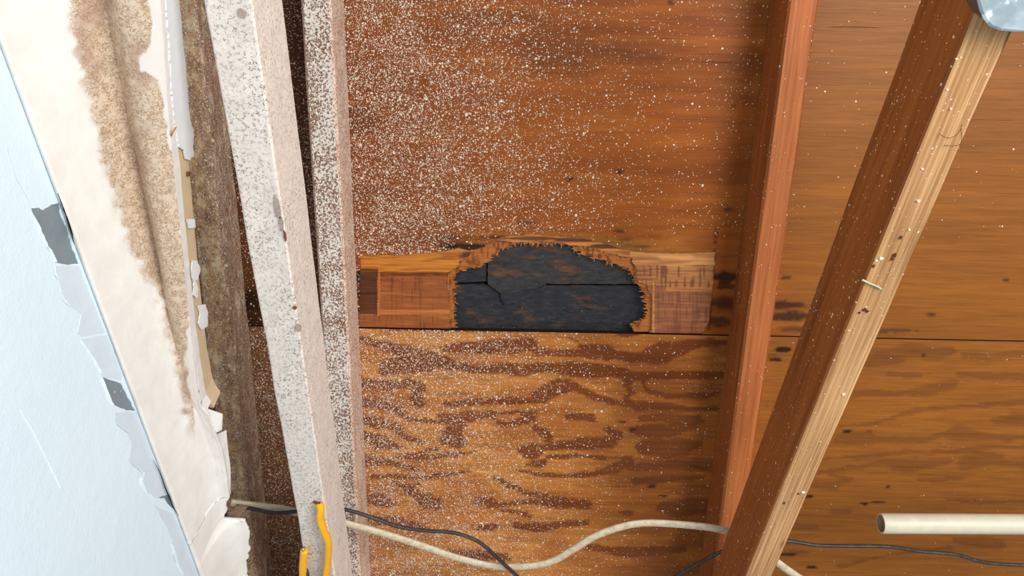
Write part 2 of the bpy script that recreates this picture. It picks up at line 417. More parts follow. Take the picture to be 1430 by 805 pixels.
def upper_tone(x, y):
    n = len(x); c = np.tile(rgb(170, 92, 38), (n,1))
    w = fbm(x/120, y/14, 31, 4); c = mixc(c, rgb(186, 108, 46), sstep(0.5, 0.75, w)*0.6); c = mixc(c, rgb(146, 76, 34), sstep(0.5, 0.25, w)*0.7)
    c = mixc(c, rgb(140, 76, 44), sstep(760, 500, x)*0.65); c = mixc(c, rgb(104, 66, 46), sstep(460, 420, x)*0.85)  # left bay darkened further: mostly shadow painted into the tone
    c = mixc(c, rgb(152, 92, 38), sstep(1060, 1120, x)*0.8)  # right bay darker: falloff of light put into the wood colour
    for i, (cx, cy, rx, ry, k) in enumerate([(770,65,60,30,.45),(690,25,70,14,.4),(860,80,70,12,.3),(500,165,30,22,.6),(905,70,60,18,.3),(790,95,50,16,.4)]):
        c = mixc(c, rgb(112, 58, 34), blob(x,y,cx,cy,rx,ry,i)*k)
    # dark water/char stains round the hole
    for i, (cx, cy, rx, ry, k) in enumerate([(660,331,48,3.5,.85),(665,346,42,7,.9),(640,343,30,4,.8),(840,336,50,4,.85),(868,346,38,5,.9),(770,331,70,3,.5),(735,312,14,3,.7),
                                           (1010,388,30,7,.9),(1015,400,26,4,.8),(1012,424,24,10,.75),(1008,450,26,8,.7),(515,388,20,10,.95),(515,415,22,14,.95),(515,438,24,8,.9),
                                           (1095,427,32,6,.85),(1100,442,30,7,.85),(1120,460,40,4,.6),(1240,462,40,3,.6),(360,440,30,40,.7),(370,420,50,14,.8),
                                           (865,240,5,4,.8),(797,250,7,4,.9),(865,322,5,3.5,.9),(1300,440,5,4,.8),(1404,391,5,3,.8),(1098,388,7,3,.8),(1015,294,6,3,.7),(935,3,5,3,.8),(1025,150,6,3,.6)]):
        c = mixc(c, rgb(46, 26, 22), blob(x,y,cx,cy,rx,ry,40+i)*k)
    c = mixc(c, rgb(56, 30, 18), np.exp(-((x-(1001-(y-322)*0.08))/1.0)**2)*(y > 318)*(y < 462)*0.85)
    ph = sstep(322, 330, y)*sstep(620, 660, x)*sstep(1000, 930, x)
    pale = ph*sstep(0.35, 0.6, fbm(x/60, y/4, 77, 3))
    c = mixc(c, rgb(206, 134, 68), pale*0.55*(1-blob(x,y,665,346,42,7,41)))
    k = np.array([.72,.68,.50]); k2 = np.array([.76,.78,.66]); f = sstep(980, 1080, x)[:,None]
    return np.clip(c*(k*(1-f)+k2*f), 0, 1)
def spray_upper(x, y):
    d = 0.05 + 0.95*sstep(1000, 480, x)**1.5
    d *= 0.75 + 0.5*fbm(x/70, y/60, 5, 3)
    k = sstep(1135, 1040, x); d = d*k + 0.004
    d *= 1 - sstep(352, 362, y)*(x > 528)
    d *= 1 - 0.6*sstep(352, 362, y)*(x <= 528)
    d *= 1 - 0.8*sstep(316, 334, y)*sstep(600, 650, x)
    left = sstep(440, 415, x); d = d*(1-left*0.65)
    return np.clip(d, 0, 1)
ST1 = [[(370,125,8),(450,120,18),(560,118,22),(650,115,22),(690,108,20),(720,135,14),(800,142,10),(900,145,14),(1000,150,18),(1100,160,20),(1180,140,40),(1250,120,25),(1330,105,16),(1410,100,12)],
 [(500,205,14),(600,200,18),(650,205,20),(760,195,14),(830,200,26),(930,205,28),(1000,210,22),(1080,230,16),(1180,225,14),(1280,225,18),(1410,225,14)],
 [(60,90,12),(130,105,12),(200,130,18),(280,155,26),(350,170,22),(420,190,16),(480,205,10)],[(150,200,22),(220,185,25),(320,190,20)],
 [(60,250,14),(180,260,16),(240,250,14),(275,270,22),(275,320,22)],
 [(380,330,8),(460,325,12),(560,320,12),(680,318,12),(740,310,14),(780,280,16),(850,265,14),(900,285,14),(940,310,10),(1030,330,12),(1100,340,16),(1200,340,14),(1300,350,10),(1410,345,10)],
 [(700,300,8),(740,270,10),(790,245,10),(850,240,6)],[(1050,240,16),(1060,290,12),(1050,320,14)],[(1110,240,8),(1120,280,10),(1200,305,10),(1300,300,10),(1390,290,8)],
 [(200,360,8),(240,385,8),(320,395,8),(380,400,10),(430,385,14),(500,375,12),(550,370,12)],[(545,375,8),(570,402,8),(610,410,8),(650,400,10),(690,380,22)],[(560,365,6),(640,362,6),(700,370,8)],
 [(350,375,8),(420,375,12),(500,372,12)],[(420,410,28),(400,450,36),(420,465,28)],[(820,378,8),(870,380,13),(915,380,12),(930,392,6)],[(710,420,10),(745,440,14),(770,460,8),(740,470,5)],
 [(655,500,10),(690,510,28),(740,490,10),(840,480,16),(900,478,22),(980,475,22),(1010,450,20),(980,425,14)],[(680,555,4),(730,550,12),(750,530,8),(860,520,6),(960,530,6),(1060,530,8)],
 [(640,580,4),(720,590,7),(820,598,7),(920,590,8),(1000,570,18),(1060,545,14)],[(1090,385,10),(1180,380,14),(1250,395,20),(1310,390,18)],[(1070,430,14),(1140,430,26),(1220,430,22),(1300,400,16)],
 [(1110,490,28),(1200,495,36),(1260,490,30),(1310,480,16)],[(1060,570,10),(1140,560,12),(1240,550,14),(1340,570,8)],[(180,530,5),(270,515,7),(350,495,6)],[(200,530,5),(330,530,9),(400,520,9),(480,510,6)],
 [(110,600,8),(200,600,7),(290,605,6),(370,592,6),(465,578,4)],[(230,650,8),(270,670,14),(310,690,28),(340,700,22)],[(490,690,12),(540,695,18),(570,705,10),(640,695,8),(700,690,8),(760,700,12),(830,700,16),(900,700,16)],
 [(560,605,5),(610,630,9),(660,655,11),(720,670,8),(780,685,12),(860,695,16)],[(580,720,5),(660,735,5),(690,750,10)],[(1020,733,5),(1045,733,9),(1070,733,5)],[(1180,710,22),(1250,715,34),(1320,710,30)],
 [(70,390,20),(130,400,22),(180,410,14),(240,460,10),(290,475,5)],[(70,330,14),(140,335,14),(210,345,12)],[(70,450,20),(130,470,22),(200,490,10)],[(70,540,16),(150,540,12),(220,560,8),(280,575,5)],
 [(180,620,5),(250,640,8),(280,630,5)],[(640,780,10),(720,790,14),(800,775,12),(900,770,10)],[(500,790,10),(560,785,12)],[(880,120,10),(930,122,12),(990,125,8)],[(840,90,3),(860,100,4)],[(1010,72,7),(1070,72,8),(1130,65,6)],
 [(1080,620,14),(1200,610,10),(1330,600,8)],[(80,680,16),(140,690,20),(190,700,10)],[(100,760,12),(200,770,16),(300,790,12)],[(900,860,12),(1050,880,18),(1250,870,16)],[(400,880,14),(600,900,14)]]
ST2 = [[(300,195,4),(420,185,5),(520,160,8),(600,130,12),(720,115,10),(850,110,8),(960,100,10),(1100,90,10)],[(290,240,20),(400,240,28),(480,250,12),(560,245,14),(640,250,12),(720,225,10),(780,225,36),(900,240,14),(1000,240,12),(1100,238,10)],
 [(240,325,5),(340,322,8),(450,312,10),(560,295,8),(680,298,8),(800,295,10),(900,280,8),(1100,275,8)],[(210,380,10),(300,370,8),(400,355,8),(500,340,16),(580,350,32),(660,345,20),(760,335,10)],
 [(820,345,28),(900,330,20),(950,340,12),(1054,345,24),(1150,345,20)],[(860,300,14),(960,320,8)],[(200,440,14),(280,440,16),(340,410,10),(260,390,8)],[(280,540,12),(340,545,14)],[(620,410,5),(720,410,8),(810,403,6)],
 [(740,492,8),(820,500,6),(950,505,8),(1100,495,10)],[(330,60,20),(420,55,14),(560,60,10),(650,50,20),(760,20,20)],[(930,170,8),(1020,160,24),(1100,165,20)],[(120,605,14),(200,605,14)],[(80,710,8),(160,712,8)],
 [(780,660,10),(880,670,26),(960,680,20)],[(300,765,8),(500,720,6),(760,690,10)],
 [(452,-88,28),(589,-117,28),(688,-108,24),(766,-117,14)],[(806,-98,12),(904,-93,14),(1060,-103,14)],[(413,-69,16),(550,-74,10)],[(786,-20,10),(884,-15,14),(1060,-10,10)],[(500,-20,8),(620,-10,12)],[(-60,-100,8),(40,-90,10)],[(-60,0,12),(0,10,10)],[(-70,120,10),(0,110,12)]]
def strokes(x, y, sets, sc, ox, oy, soft=0.14, wob=9, s=0):
    X = (x-ox)*sc; Y = (y-oy)*sc
    X = X + (fbm(x/11, y/5, 300+s, 3)-0.5)*wob*3.4; Y = Y + (fbm(x/16, y/6, 310+s, 3)-0.5)*wob*1.6
    r = np.full(len(x), -9.0)
    for st in sets:
        for (x0,y0,w0),(x1,y1,w1) in zip(st[:-1], st[1:]):
            dx, dy = x1-x0, y1-y0; t = np.clip(((X-x0)*dx+(Y-y0)*dy)/(dx*dx+dy*dy+1e-9), 0, 1)
            d = np.hypot(X-(x0+t*dx), Y-(y0+t*dy)); w = (w0+(w1-w0)*t)*1.06
            r = np.maximum(r, (w-d)/w if False else 1-d/w)
    return r, sstep(-soft, soft, r)
def lower_tone(x, y):
    n = len(x); R = sstep(1060, 1090, x)
    c = np.tile(rgb(204, 134, 66), (n,1))
    c = mixc(c, rgb(184, 112, 52), sstep(0.4, 0.7, fbm(x/60, y/25, 8, 3)))
    c = mixc(c, rgb(172, 98, 42), sstep(740, 960, x)*0.75)  # here and next line: dimmer light to the right painted into the wood
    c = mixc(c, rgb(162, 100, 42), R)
    c = mixc(c, rgb(150, 88, 44), sstep(0.45,0.7, fbm(x/34, y/5, 28, 3))*0.35)
    r1, m1 = strokes(x, y, ST1, 2.648, 480, 440)
    in1 = 1-sstep(1020, 1060, x)
    c = mixc(c, rgb(140, 80, 42), sstep(0.42, 0.58, fbm(x/75+4, y/18, 222, 3))*in1*(0.25+0.45*sstep(780, 960, x)))
    dcol = mixc(np.tile(rgb(112, 52, 26), (n,1)), rgb(128, 72, 40), sstep(750, 980, x)*sstep(520, 600, y))
    edge = np.exp(-(r1/0.28)**2)
    c = c*(1-(m1*in1*0.86)[:,None]) + dcol*(m1*in1*0.86)[:,None]
    c = mixc(c, rgb(92, 42, 20), edge*in1*0.35*sstep(900, 700, x))
    r2, m2 = strokes(x, y, ST2, 2.928, 1070, 530, 0.35, 12, 7)
    c = mixc(c, rgb(134, 80, 38), m2*R*0.78)
    for i, (cx,cy,rx,ry,k) in enumerate([(600,461,70,2.2,.75),(760,462,240,2.0,.75),(1093,489,12,4,.95),(1084,503,9,2.5,.9),(1183,603,6,2.5,.9),(1214,603,5,1.5,.5),(1130,694,8,2,.9),(1207,704,6,2.0,.9),(1226,702,11,2,.9),(1240,681,3,2.5,.8),(1133,793,8,2.5,.9),(1100,775,14,2.5,.8),
                                         (868,589,6,1.8,.85),(883,601,6,1.8,.85),(911,680,6,2,.85),(926,693,7,2,.85),(1290,497,4,2,.8),(672,493,22,1.5,.6),(1100,706,9,1.6,.8)]):
        c = mixc(c, rgb(40, 22, 18), blob(x,y,cx,cy,rx,ry,200+i,0.4)*k)
    c = mixc(c, rgb(110, 76, 58), sstep(480, 420, x)*0.85)  # shadow in the left bay painted into the wood tone
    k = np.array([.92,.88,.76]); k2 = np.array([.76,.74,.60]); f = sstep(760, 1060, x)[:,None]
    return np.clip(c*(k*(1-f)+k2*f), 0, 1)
def spray_lower(x, y):
    d = 0.03 + 0.85*sstep(960, 500, x)**1.4
    d *= 0.7 + 0.6*fbm(x/60, y/50, 15, 3)
    d *= sstep(1060, 1000, x); d *= 1-0.4*sstep(440, 410, x)
    return np.clip(d + 0.002, 0, 1)
def colour(o, tone, spr, n2=None):
    P = np.array([list(v.co) for v in o.data.vertices])
    x, y = pxr(P[:,:2]); setattr_col(o, tone(x, y), 'Col')
    s = spr(x, y) if spr else np.zeros(len(x)); setattr_col(o, np.stack([s,s,s],1), 'Spray')
def outer_rect(a, b, n, top, bot):
    us = np.linspace(a, b, n)
    return [(float(u), top(u)) for u in us] + [(float(u), bot(u)) for u in us[::-1]]
# --- upper sheet, in three plies
PATCH = [(503,357.5),(528,356),(560,356.5),(600,354),(618,351),(640,346),(655,350),(676,345),(684,338),(700,331),(742,327),(790,331),(838,338),(872,349),(905,353.5),(960,353),(1000,352),
         (996,400),(991,448),(985,463),(950,500),(500,500)]
PLY2 = [(629,500),(629,458),(626,440),(629,420),(625,400),(628,388),(622,384),(640,370),(660,352),(690,338),(706,340),(742,338),(790,341),(830,348),(868,359),(884,362),(889,380),(886,392),(905,400),(909,412),(911,440),(911,456),(908,466),(905,500)]
HOLE = [(632,500),(635,455),(631,441),(635,425),(630,408),(634,397),(630,391),(641,379),(668,374),(683,364),(694,353),(712,345),(726,341),(760,343),(785,342),(799,345),(806,352),(820,359),(836,364),(850,368),(871,373),(882,380),(889,396),(898,404),(902,420),(906,436),(904,446),(884,456),(878,500)]
top = lambda u: v0_; botU = lambda u: seamv(u) - 0.0012
sheet1 = thing('plywood_sheet', (0,0,0), 'upper plywood roof sheet with the burnt-through hole at its lower edge', 'plywood sheet', None, RAFM)
# the hole runs out through the lower edge: clip the cut-outs against the seam
def clip_bottom(poly, jag, step, seed, ax=1, ay=1):
    p = U(poly); q = rough(p, jag, step, seed, True, ax, ay)
    return [(a, min(b, seamv(a)+0.02)) for a, b in q]
cutA = clip_bottom(PATCH, 0.0012, 0.006, 1, 1, 1.0)
cutB = clip_bottom(PLY2, 0.0022, 0.004, 2, 1.2, 0.8)
cutC = clip_bottom(HOLE, 0.0022, 0.0035, 3, 1.4, 0.8)
outU = outer_rect(u0, u1, 240, top, botU)
def notched(outer_bot, cut):
    """outer sheet outline with the cut taken out through its bottom edge"""
    # cut polygon enters below the seam on both sides: keep its part above the seam
    k = [p for p in cut]
    n = len(k); above = [p[1] < botU(p[0]) for p in k]
    s = next(i for i in range(n) if above[i] and not above[i-1])
    path = []
    i = s
    while above[i % n]:
        path.append(k[i % n]); i += 1
    first, last = path[0], path[-1]
    if first[0] > last[0]: path = path[::-1]
    a, b = path[0], path[-1]
    path = [(a[0], botU(a[0]))] + path + [(b[0], botU(b[0]))]
    us = np.linspace(u0, u1, 240)
    bot = [(float(u), botU(u)) for u in us if u < a[0]-0.002] + path + [(float(u), botU(u)) for u in us if u > b[0]+0.002]
    return [(float(u), v0_) for u in us] + bot[::-1]
fineU = np.concatenate([grid(-0.62, 1.05, -0.62, 0.10, 0.0045, 0.001), grid(u0, u1, v0_, 0.10, 0.05, 0.003)])
face = sheet(notched(None, cutA), [], fineU, 0.0, 0.0022, roof_local, 'face_veneer', M['ply'], sheet1, RAFM, M['ply_edge'])
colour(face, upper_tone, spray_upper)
def patch_tone(x, y):
    n = len(x); c = np.tile(rgb(170, 100, 52), (n,1))
    L = x < 640; Rr = x > 880
    hat = (vn(x/1.6, y/26, 5)-0.5); hor = (vn(x/30, y/1.7, 6)-0.5)
    # left: pale strip, then red-brown crosshatched field
    f = L & (y < 381); c[f] = rgb(200, 124, 48)
    streak = sstep(0.5, 0.8, vn(x/26, y/2.2, 9)); c = mixc(c, rgb(138, 74, 30), streak*0.6*(y < 381))
    f = L & (y >= 381); c[f] = rgb(152, 86, 44)
    m = sstep(0.1, 0.4, hat)*L*(y > 388); c = mixc(c, rgb(112, 58, 30), m*0.8)
    m = sstep(0.1, 0.4, hor)*L*(y > 385); c = mixc(c, rgb(178, 104, 54), m*0.8)
    c = mixc(c, rgb(60, 32, 22), (np.abs(y-384) < 2.5)*L*(x > 528)*(0.8*fbm(x/10, y/3, 3, 2)+0.2))
    c = mixc(c, rgb(196, 122, 62), (np.abs(y-437) < 3.5)*L*0.8)
    c = mixc(c, rgb(50, 26, 20), (np.abs(y-411) < 1.5)*(x > 500)*(x < 528)*0.7)
    d = (x < 528)*(y > 376)*(y < 440); c = mixc(c, rgb(48, 30, 26), d*(0.75+0.2*hor))
    c = mixc(c, rgb(214, 138, 72), ((np.abs(x-528.5) < 1.4)*(y > 372)*(y < 442))*0.95)
    # above the hole: pale torn wood with dark smears
    f = (~L) & (~Rr); c[f] = rgb(196, 124, 66)
    c = mixc(c, rgb(120, 62, 34), sstep(0.5, 0.8, vn(x/40, y/2.0, 12))*f*0.6)
    for i, (cx, cy, rx, ry, k) in enumerate([(668,356,26,5,.75),(700,340,22,3,.8),(740,334,40,2.5,.8),(800,336,34,3,.8),(850,345,36,3.5,.85),(840,356,26,2,.5),(650,368,10,4,.6),(876,372,8,5,.5)]):
        c = mixc(c, rgb(58, 32, 26), blob(x,y,cx,cy,rx,ry,140+i)*k*f)
    # right: two crosshatched fields
    f = Rr; c[f] = rgb(176, 116, 68)
    c = mixc(c, rgb(208, 144, 84), f*sstep(0.5, 0.7, vn(x/45, y/3.0, 14))*(y < 378)*0.9)
    g = f*(y >= 372)*(y < 402); c = mixc(c, rgb(104, 56, 38), g*sstep(0.55, 0.75, vn(x/3.0, y/20, 15))*0.75); c = mixc(c, rgb(112, 62, 42), g*sstep(0.5, 0.75, vn(x/28, y/2.4, 16))*0.7)
    g = f*(y >= 402); c = mixc(c, rgb(140, 84, 58), g*0.85); c = mixc(c, rgb(172, 108, 68), g*sstep(0.55, 0.8, vn(x/24, y/1.9, 17))*0.7); c = mixc(c, rgb(104, 60, 44), g*sstep(0.55, 0.8, vn(x/2.2, y/22, 18))*0.55)
    c = mixc(c, rgb(196, 128, 66), f*(np.abs(y-405) < 3)*(x > 930)*0.7)
    c = mixc(c, rgb(216, 148, 88), f*(np.abs(x-912.5) < 1.6)*(y > 396)*0.9)
    return np.clip(c, 0, 1)
fineP = np.concatenate([grid(uv(498,330)[0], uv(645,330)[0], uv(715,335)[1], uv(715,470)[1], 0.0013, 0.0003), grid(uv(690,400)[0]-0.02, uv(1010,400)[0], uv(715,315)[1], uv(715,475)[1], 0.0015, 0.0003), grid(uv(640,330)[0], uv(885,330)[0], uv(715,318)[1], uv(715,372)[1], 0.0016, 0.0003)])
ua, ub = uv(470,400)[0], uv(1030,400)[0]; va = uv(715,290)[1]
def notched2(cut):
    k = notched(None, cut)
    return [(min(max(a, ua), ub), max(b, va)) for a, b in k]
def dedupe(p):
    o = []
    for q in p:
        if not o or abs(q[0]-o[-1][0])+abs(q[1]-o[-1][1]) > 1e-6: o.append(q)
    if abs(o[0][0]-o[-1][0])+abs(o[0][1]-o[-1][1]) < 1e-6: o.pop()
    return o
p2 = sheet(dedupe(notched2(cutB)), [], fineP, 0.0023, 0.0052, roof_local, 'cross_ply', M['ply_raw'], sheet1, RAFM, M['ply_edge'])
colour(p2, patch_tone, None); p2['label'] = 'exposed reddish inner ply with crosshatched scoring'
def deep_tone(x, y):
    c = np.tile(rgb(176, 104, 50), (len(x),1)); return mixc(c, rgb(120, 66, 32), sstep(0.45, 0.7, vn(x/3, y/9, 4)))
p3 = sheet(dedupe(notched2(cutC)), [], fineP[::3], 0.0053, 0.0118, roof_local, 'inner_ply', M['ply_raw'], sheet1, RAFM, M['ply_edge'])
colour(p3, deep_tone, None)
# torn fibres along the edges of the plies
def fibres(cut, w, n, seed, inward, lmin, lmax):
    rnd = random.Random(seed); V = []; Fc = []
    vis = [p for p in cut if p[1] < botU(p[0]) - 0.001]; hc = (uv(770,400)[0], uv(770,410)[1])
    for _ in range(n):
        p = rnd.choice(vis); dx = hc[0]-p[0]; dy = hc[1]-p[1]; L = rnd.uniform(lmin, lmax)
        horizontal = abs(dx) > 0.09 or rnd.random() < 0.35
        d = Vector((math.copysign(1, dx), rnd.uniform(-.35,.35), rnd.uniform(-0.5,0.15))) if horizontal else Vector((rnd.uniform(-0.9,0.9), math.copysign(0.8, dy), rnd.uniform(-0.4,0.1)))
        d.normalize(); s = Vector((-d.y, d.x, 0)).normalized()*rnd.uniform(0.0003, 0.0011)
        a = Vector((p[0], p[1]+rnd.uniform(-.001,.001), w)) - d*0.002; e = a + d*L
        if e.y > botU(e.x)-0.0005: continue
        m = a + d*L*0.55 + Vector((0,0,-0.0006*rnd.random())); b = len(V); h = Vector((0,0,0.0009))
        V += [a+s, a-s, a+h, m+s*.7, m-s*.7, m+h*.8, e]
        Fc += [(b,b+3,b+4,b+1),(b+1,b+4,b+5,b+2),(b+2,b+5,b+3,b),(b+3,b+6,b+4),(b+4,b+6,b+5),(b+5,b+6,b+3),(b,b+1,b+2)]
    return V, Fc
V1, F1 = fibres(cutC, 0.0062, 260, 5, True, 0.003, 0.010); V2, F2 = fibres(cutB, 0.003, 110, 6, True, 0.003, 0.008)
V3, F3 = fibres(cutC, 0.0095, 130, 8, True, 0.003, 0.008)
V = V1+V2+V3; FF = F1 + [tuple(i+len(V1) for i in f) for f in F2] + [tuple(i+len(V1)+len(V2) for i in f) for f in F3]
spl = mesh('splintered_fibre', V, FF, M['splinter'], sheet1, False, None, RAFM); fix_normals(spl); spl['kind'] = 'stuff'
# upright ridges left by the saw round the patch
def ridge(pa, pb, wd_, w, name, mat, parent):
    a = Vector((*uv(*pa), 0)); b = Vector((*uv(*pb), 0)); d = (b-a).normalized(); s = Vector((-d.y, d.x, 0))*wd_
    V = []; n = 14; Fc = []
    for i in range(n+1):
        q = a+(b-a)*i/n + s*random.uniform(-.2,.2)
        for k, z in ((-1, 0.003), (-0.6, w), (0.6, w), (1, 0.003)): V.append(q+s*k+Vector((0,0,z+random.uniform(-.0002,.0002)*(z<0.002))))
    for i in range(n):
        for k in range(3): Fc.append((i*4+k, i*4+k+1, i*4+k+5, i*4+k+4))
    Fc += [(0,1,2,3), tuple(n*4+k for k in (3,2,1,0))]
    return fix_normals(mesh(name, V, Fc, mat, parent, False, None, RAFM))
ridge((912,398),(911,463), 0.0012, 0.0008, 'veneer_ridge', M['splinter'], sheet1)
ridge((528.5,374),(530,442), 0.0008, 0.0010, 'veneer_ridge', M['splinter'], sheet1)
ridge((626,384),(625,412), 0.0008, 0.0010, 'veneer_ridge', M['splinter'], sheet1)
# --- lower sheet
fineL = np.concatenate([grid(-0.62, 1.15, -0.02, 0.62, 0.0032, 0.0006), grid(u0, u1, 0.0, v1_, 0.05, 0.003)])
lowo = outer_rect(u0, u1, 240, lambda u: seamv(u)+0.0010, lambda u: v1_)
sheet2 = sheet(lowo, [], fineL, 0.0004, 0.012, roof_local, 'plywood_sheet', M['ply'], None, RAFM, M['char_edge'])
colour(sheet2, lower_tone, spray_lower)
tag(sheet2, 'lower plywood roof sheet with swirling dark figure, below the seam and the hole', 'plywood sheet')
# ------------------------------------------------------------------ roofing seen through the hole
def slate_mat(name, base):
    t = NT(name); co = t.co(); a = t.noise(t.co((60, 160, 160)), 1.0, 5, 0.7); b = t.noise(t.co((14, 40, 40), (2,1,0)), 1.0, 4, 0.65)
    c = t.mix(t.mr(a, 0.35, 0.7), base, tuple(min(1, x*2.4) for x in base[:3])+(1,))
    c = t.mix(t.mr(b, 0.57, 0.70, 0, 0.7), c, C(120, 76, 38))
    sp = t.dots(co, 420, 0.05, 0.1, 0.4); c = t.mix(sp, c, C(130, 120, 112))
    return t.out(c, 0.75, t.bump(t.math('ADD', a, b), 1.0, 0.003), 0.35)
M['slate'] = slate_mat('charred_board', C(36, 36, 40)); M['slate2'] = slate_mat('charred_board_light', C(44, 42, 42))
def char_board(poly, w0, w1, label, mat, seed, step=0.008):
    p = rough(U(poly), 0.0006, step, seed)
    o = sheet(p, [], np.zeros((0,2)), w0, w1, roof_local, 'roofing_shingle', mat, None, RAFM)
    o.data.set_sharp_from_angle(angle=0.5)
    return tag(o, label, 'shingle')
char_board([(560,300),(678.5,300),(679,360),(679,399),(660,399.5),(640,400),(560,400)], 0.0180, 0.0225, 'small charred shingle at the upper left inside the hole, left of the upright joint', M['slate'], 31)
char_board([(680.5,300),(960,300),(960,401.5),(800,401),(763,400.5),(762,406),(757,410),(745,413),(738,420),(722,427),(706,431),(701,426),(699,414),(690,408),(681,401),(680.5,360)], 0.0135, 0.0160, 'large charred shingle across the top of the hole with a broken tab hanging down', M['slate2'], 32, 0.004)
char_board([(560,403),(690,404),(763,405),(960,405.5),(960,520),(560,520)], 0.0200, 0.0245, 'long charred shingle across the bottom of the hole', M['slate'], 33)
bigs = [o for o in bpy.data.objects if o.name.startswith('roofing_shingle') and 'broken tab' in o['label']][0]
tb = sheet([uv(*p) for p in rough([(702,413),(716,415),(730,410),(748,408),(761,402),(757,409),(745,413),(738,419),(722,426),(707,430),(702,425)], 0.7, 3, 77)], [], np.zeros((0,2)), 0.0118, 0.0134, roof_local, 'broken_edge', M['slate'], bigs, RAFM)
tb['label'] = 'rough broken edge of the tab'
fel = sheet(outer_rect(u0, u1, 20, lambda u: v0_, lambda u: v1_), [], np.zeros((0,2)), 0.0262, 0.0290, roof_local, 'roofing_felt', M['dark'], None, RAFM)
tag(fel, 'black roofing felt behind the shingles, glimpsed in the joints inside the hole', 'roofing felt')
for px_, py_ in ((737,395),(759,394)):
    pass
# ------------------------------------------------------------------ left wall with peeling paint
XW = -0.376
def wp(px, py): p = on_x(px, py, XW); return (p.y, p.z)
def wall_to(y, z, w): return Vector((XW + w, y, z))
tt = NT('wall_undercoat'); n_ = tt.noise(tt.co(), 60, 4, 0.6); sp_ = tt.dots(tt.co(), 240, 0.10, 0.1, 0.4)
M['under'] = tt.out(tt.mix(sp_, tt.mix(n_, C(112, 124, 132), C(142, 154, 160)), C(200, 205, 205)), 0.7, tt.bump(n_, 0.3, 0.001), 0.3)
tt = NT('wall_blue_paint'); n_ = tt.noise(tt.co(), 45, 5, 0.6); n2 = tt.noise(tt.co(), 320, 3, 0.6); n3 = tt.noise(tt.co(), 7, 3, 0.5)
M['blue'] = tt.out(tt.mix(tt.mr(n3, 0.3, 0.7), C(220, 240, 252), C(226, 243, 253)), 0.55, tt.bump(tt.math('ADD', n_, tt.math('MULTIPLY', n2, 0.4)), 0.45, 0.0018), 0.35)
ZB = wp(150,460)[1]; print('wall top', wp(0,90), wp(150,460), wp(290,805))
wall = mesh('wall_left', [(XW-0.1,-1.2,0),(XW,-1.2,0),(XW,-1.2,ZB+0.004),(XW-0.1,-1.2,ZB+0.004),(XW-0.1,2.2,0),(XW,2.2,0),(XW,2.2,ZB+0.004),(XW-0.1,2.2,ZB+0.004)],
            [(0,1,2,3),(7,6,5,4),(1,5,6,2),(0,3,7,4),(3,2,6,7),(0,4,5,1)], M['under']); tag(fix_normals(wall), kind='structure')
holesP = [
 [(42,291),(52,290),(58,294),(70,286),(82,284),(84,300),(93,318),(100,345),(109,369),(96,370),(76,367),(70,355),(64,347),(60,335),(53,318),(46,308)],
 [(142,527),(148,529),(156,532),(168,536),(178,556),(189,574),(176,574),(158,566),(151,556),(146,544)],
 [(216,696),(224,688),(233,687),(240,698),(246,716),(236,707),(228,696)],
 [(218,648),(222,650),(226,660),(231,672),(235,680),(229,672),(223,662)]]
def sliver(pts, w=0.9, seed=0):
    rnd = random.Random(seed); a = []; b = []
    for i, (x, y) in enumerate(pts):
        k = w*(0.15 if i in (0, len(pts)-1) else rnd.uniform(0.3, 1.0))
        a.append((x-k, y)); b.append((x+k, y))
    return a + b[::-1]
cracks = [sliver([(18,175),(13,195),(9,210),(13,222),(16,236),(22,252),(28,262),(36,276),(42,289)], 0.6, 1),
          sliver([(72,372),(74,384),(83,396),(87,410),(84,418),(92,426),(99,430)], 0.6, 2),
          sliver([(110,437),(110,455),(106,466),(106,471)], 0.6, 3),
          sliver([(112,475),(120,486),(126,495),(130,505),(136,514),(141,525)], 1.3, 4),
          sliver([(158,592),(157,575),(168,580)], 0.5, 5) if False else sliver([(158,580),(162,594),(178,606),(182,618),(180,632),(178,642),(184,650),(196,660),(200,668),(197,676),(204,688),(214,695)], 0.8, 6),
          sliver([(213,707),(216,714),(222,724)], 0.5, 7), sliver([(238,756),(242,762),(243,770),(240,776),(246,790),(256,805)], 1.1, 8)]
allh = []
for i, h in enumerate(holesP): allh.append([wp(*p) for p in rough(h, 0.8, 4, 20+i)])
for i, h in enumerate(cracks): allh.append([wp(*p) for p in h])
yb = wp(0,805)
edge = rough([(-1.2, ZB), (2.2, ZB)], 0.0012, 0.006, 44, False)
outP = [(-1.2, 0.0)] + [(a, min(b, ZB+0.003)) for a, b in edge] + [(2.2, 0.0)]
pc = sheet(outP, allh, grid(0.0, 1.2, 1.5, ZB, 0.02, 0.004), 0.0009, 0.0000, lambda a,b,w: wall_to(a,b,w), 'paint_coat', M['blue'], wall)
fix_normals(pc); pc['label'] = 'pale blue-white paint coat, cracked and flaked'; tag(pc)
M['blue2'] = simple('wall_grey_paint', C(212, 226, 236), 0.6, 0.3, nscale=60, var=0.04)
for i, q in enumerate([[(112,474),(147,468),(171,521),(167,531),(142,526),(130,505)],
        [(158,577),(189,575),(216,640),(226,660),(239,690),(216,696),(205,688),(198,672),(200,660),(184,650),(178,642),(182,620),(178,606),(162,594)],
        [(213,706),(240,718),(288,806),(256,806),(246,790),(240,776),(242,762),(230,735)],
        [(75,372),(108,371),(145,465),(113,470),(106,466),(112,440),(99,430),(84,410)]]):
    o = sheet([wp(*p) for p in rough(q, 0.5, 4, 90+i)], [], np.zeros((0,2)), 0.0013, 0.0, wall_to, 'old_paint', M['blue2'], wall); fix_normals(o); o['label'] = 'slightly greyer older paint beside the cornice'
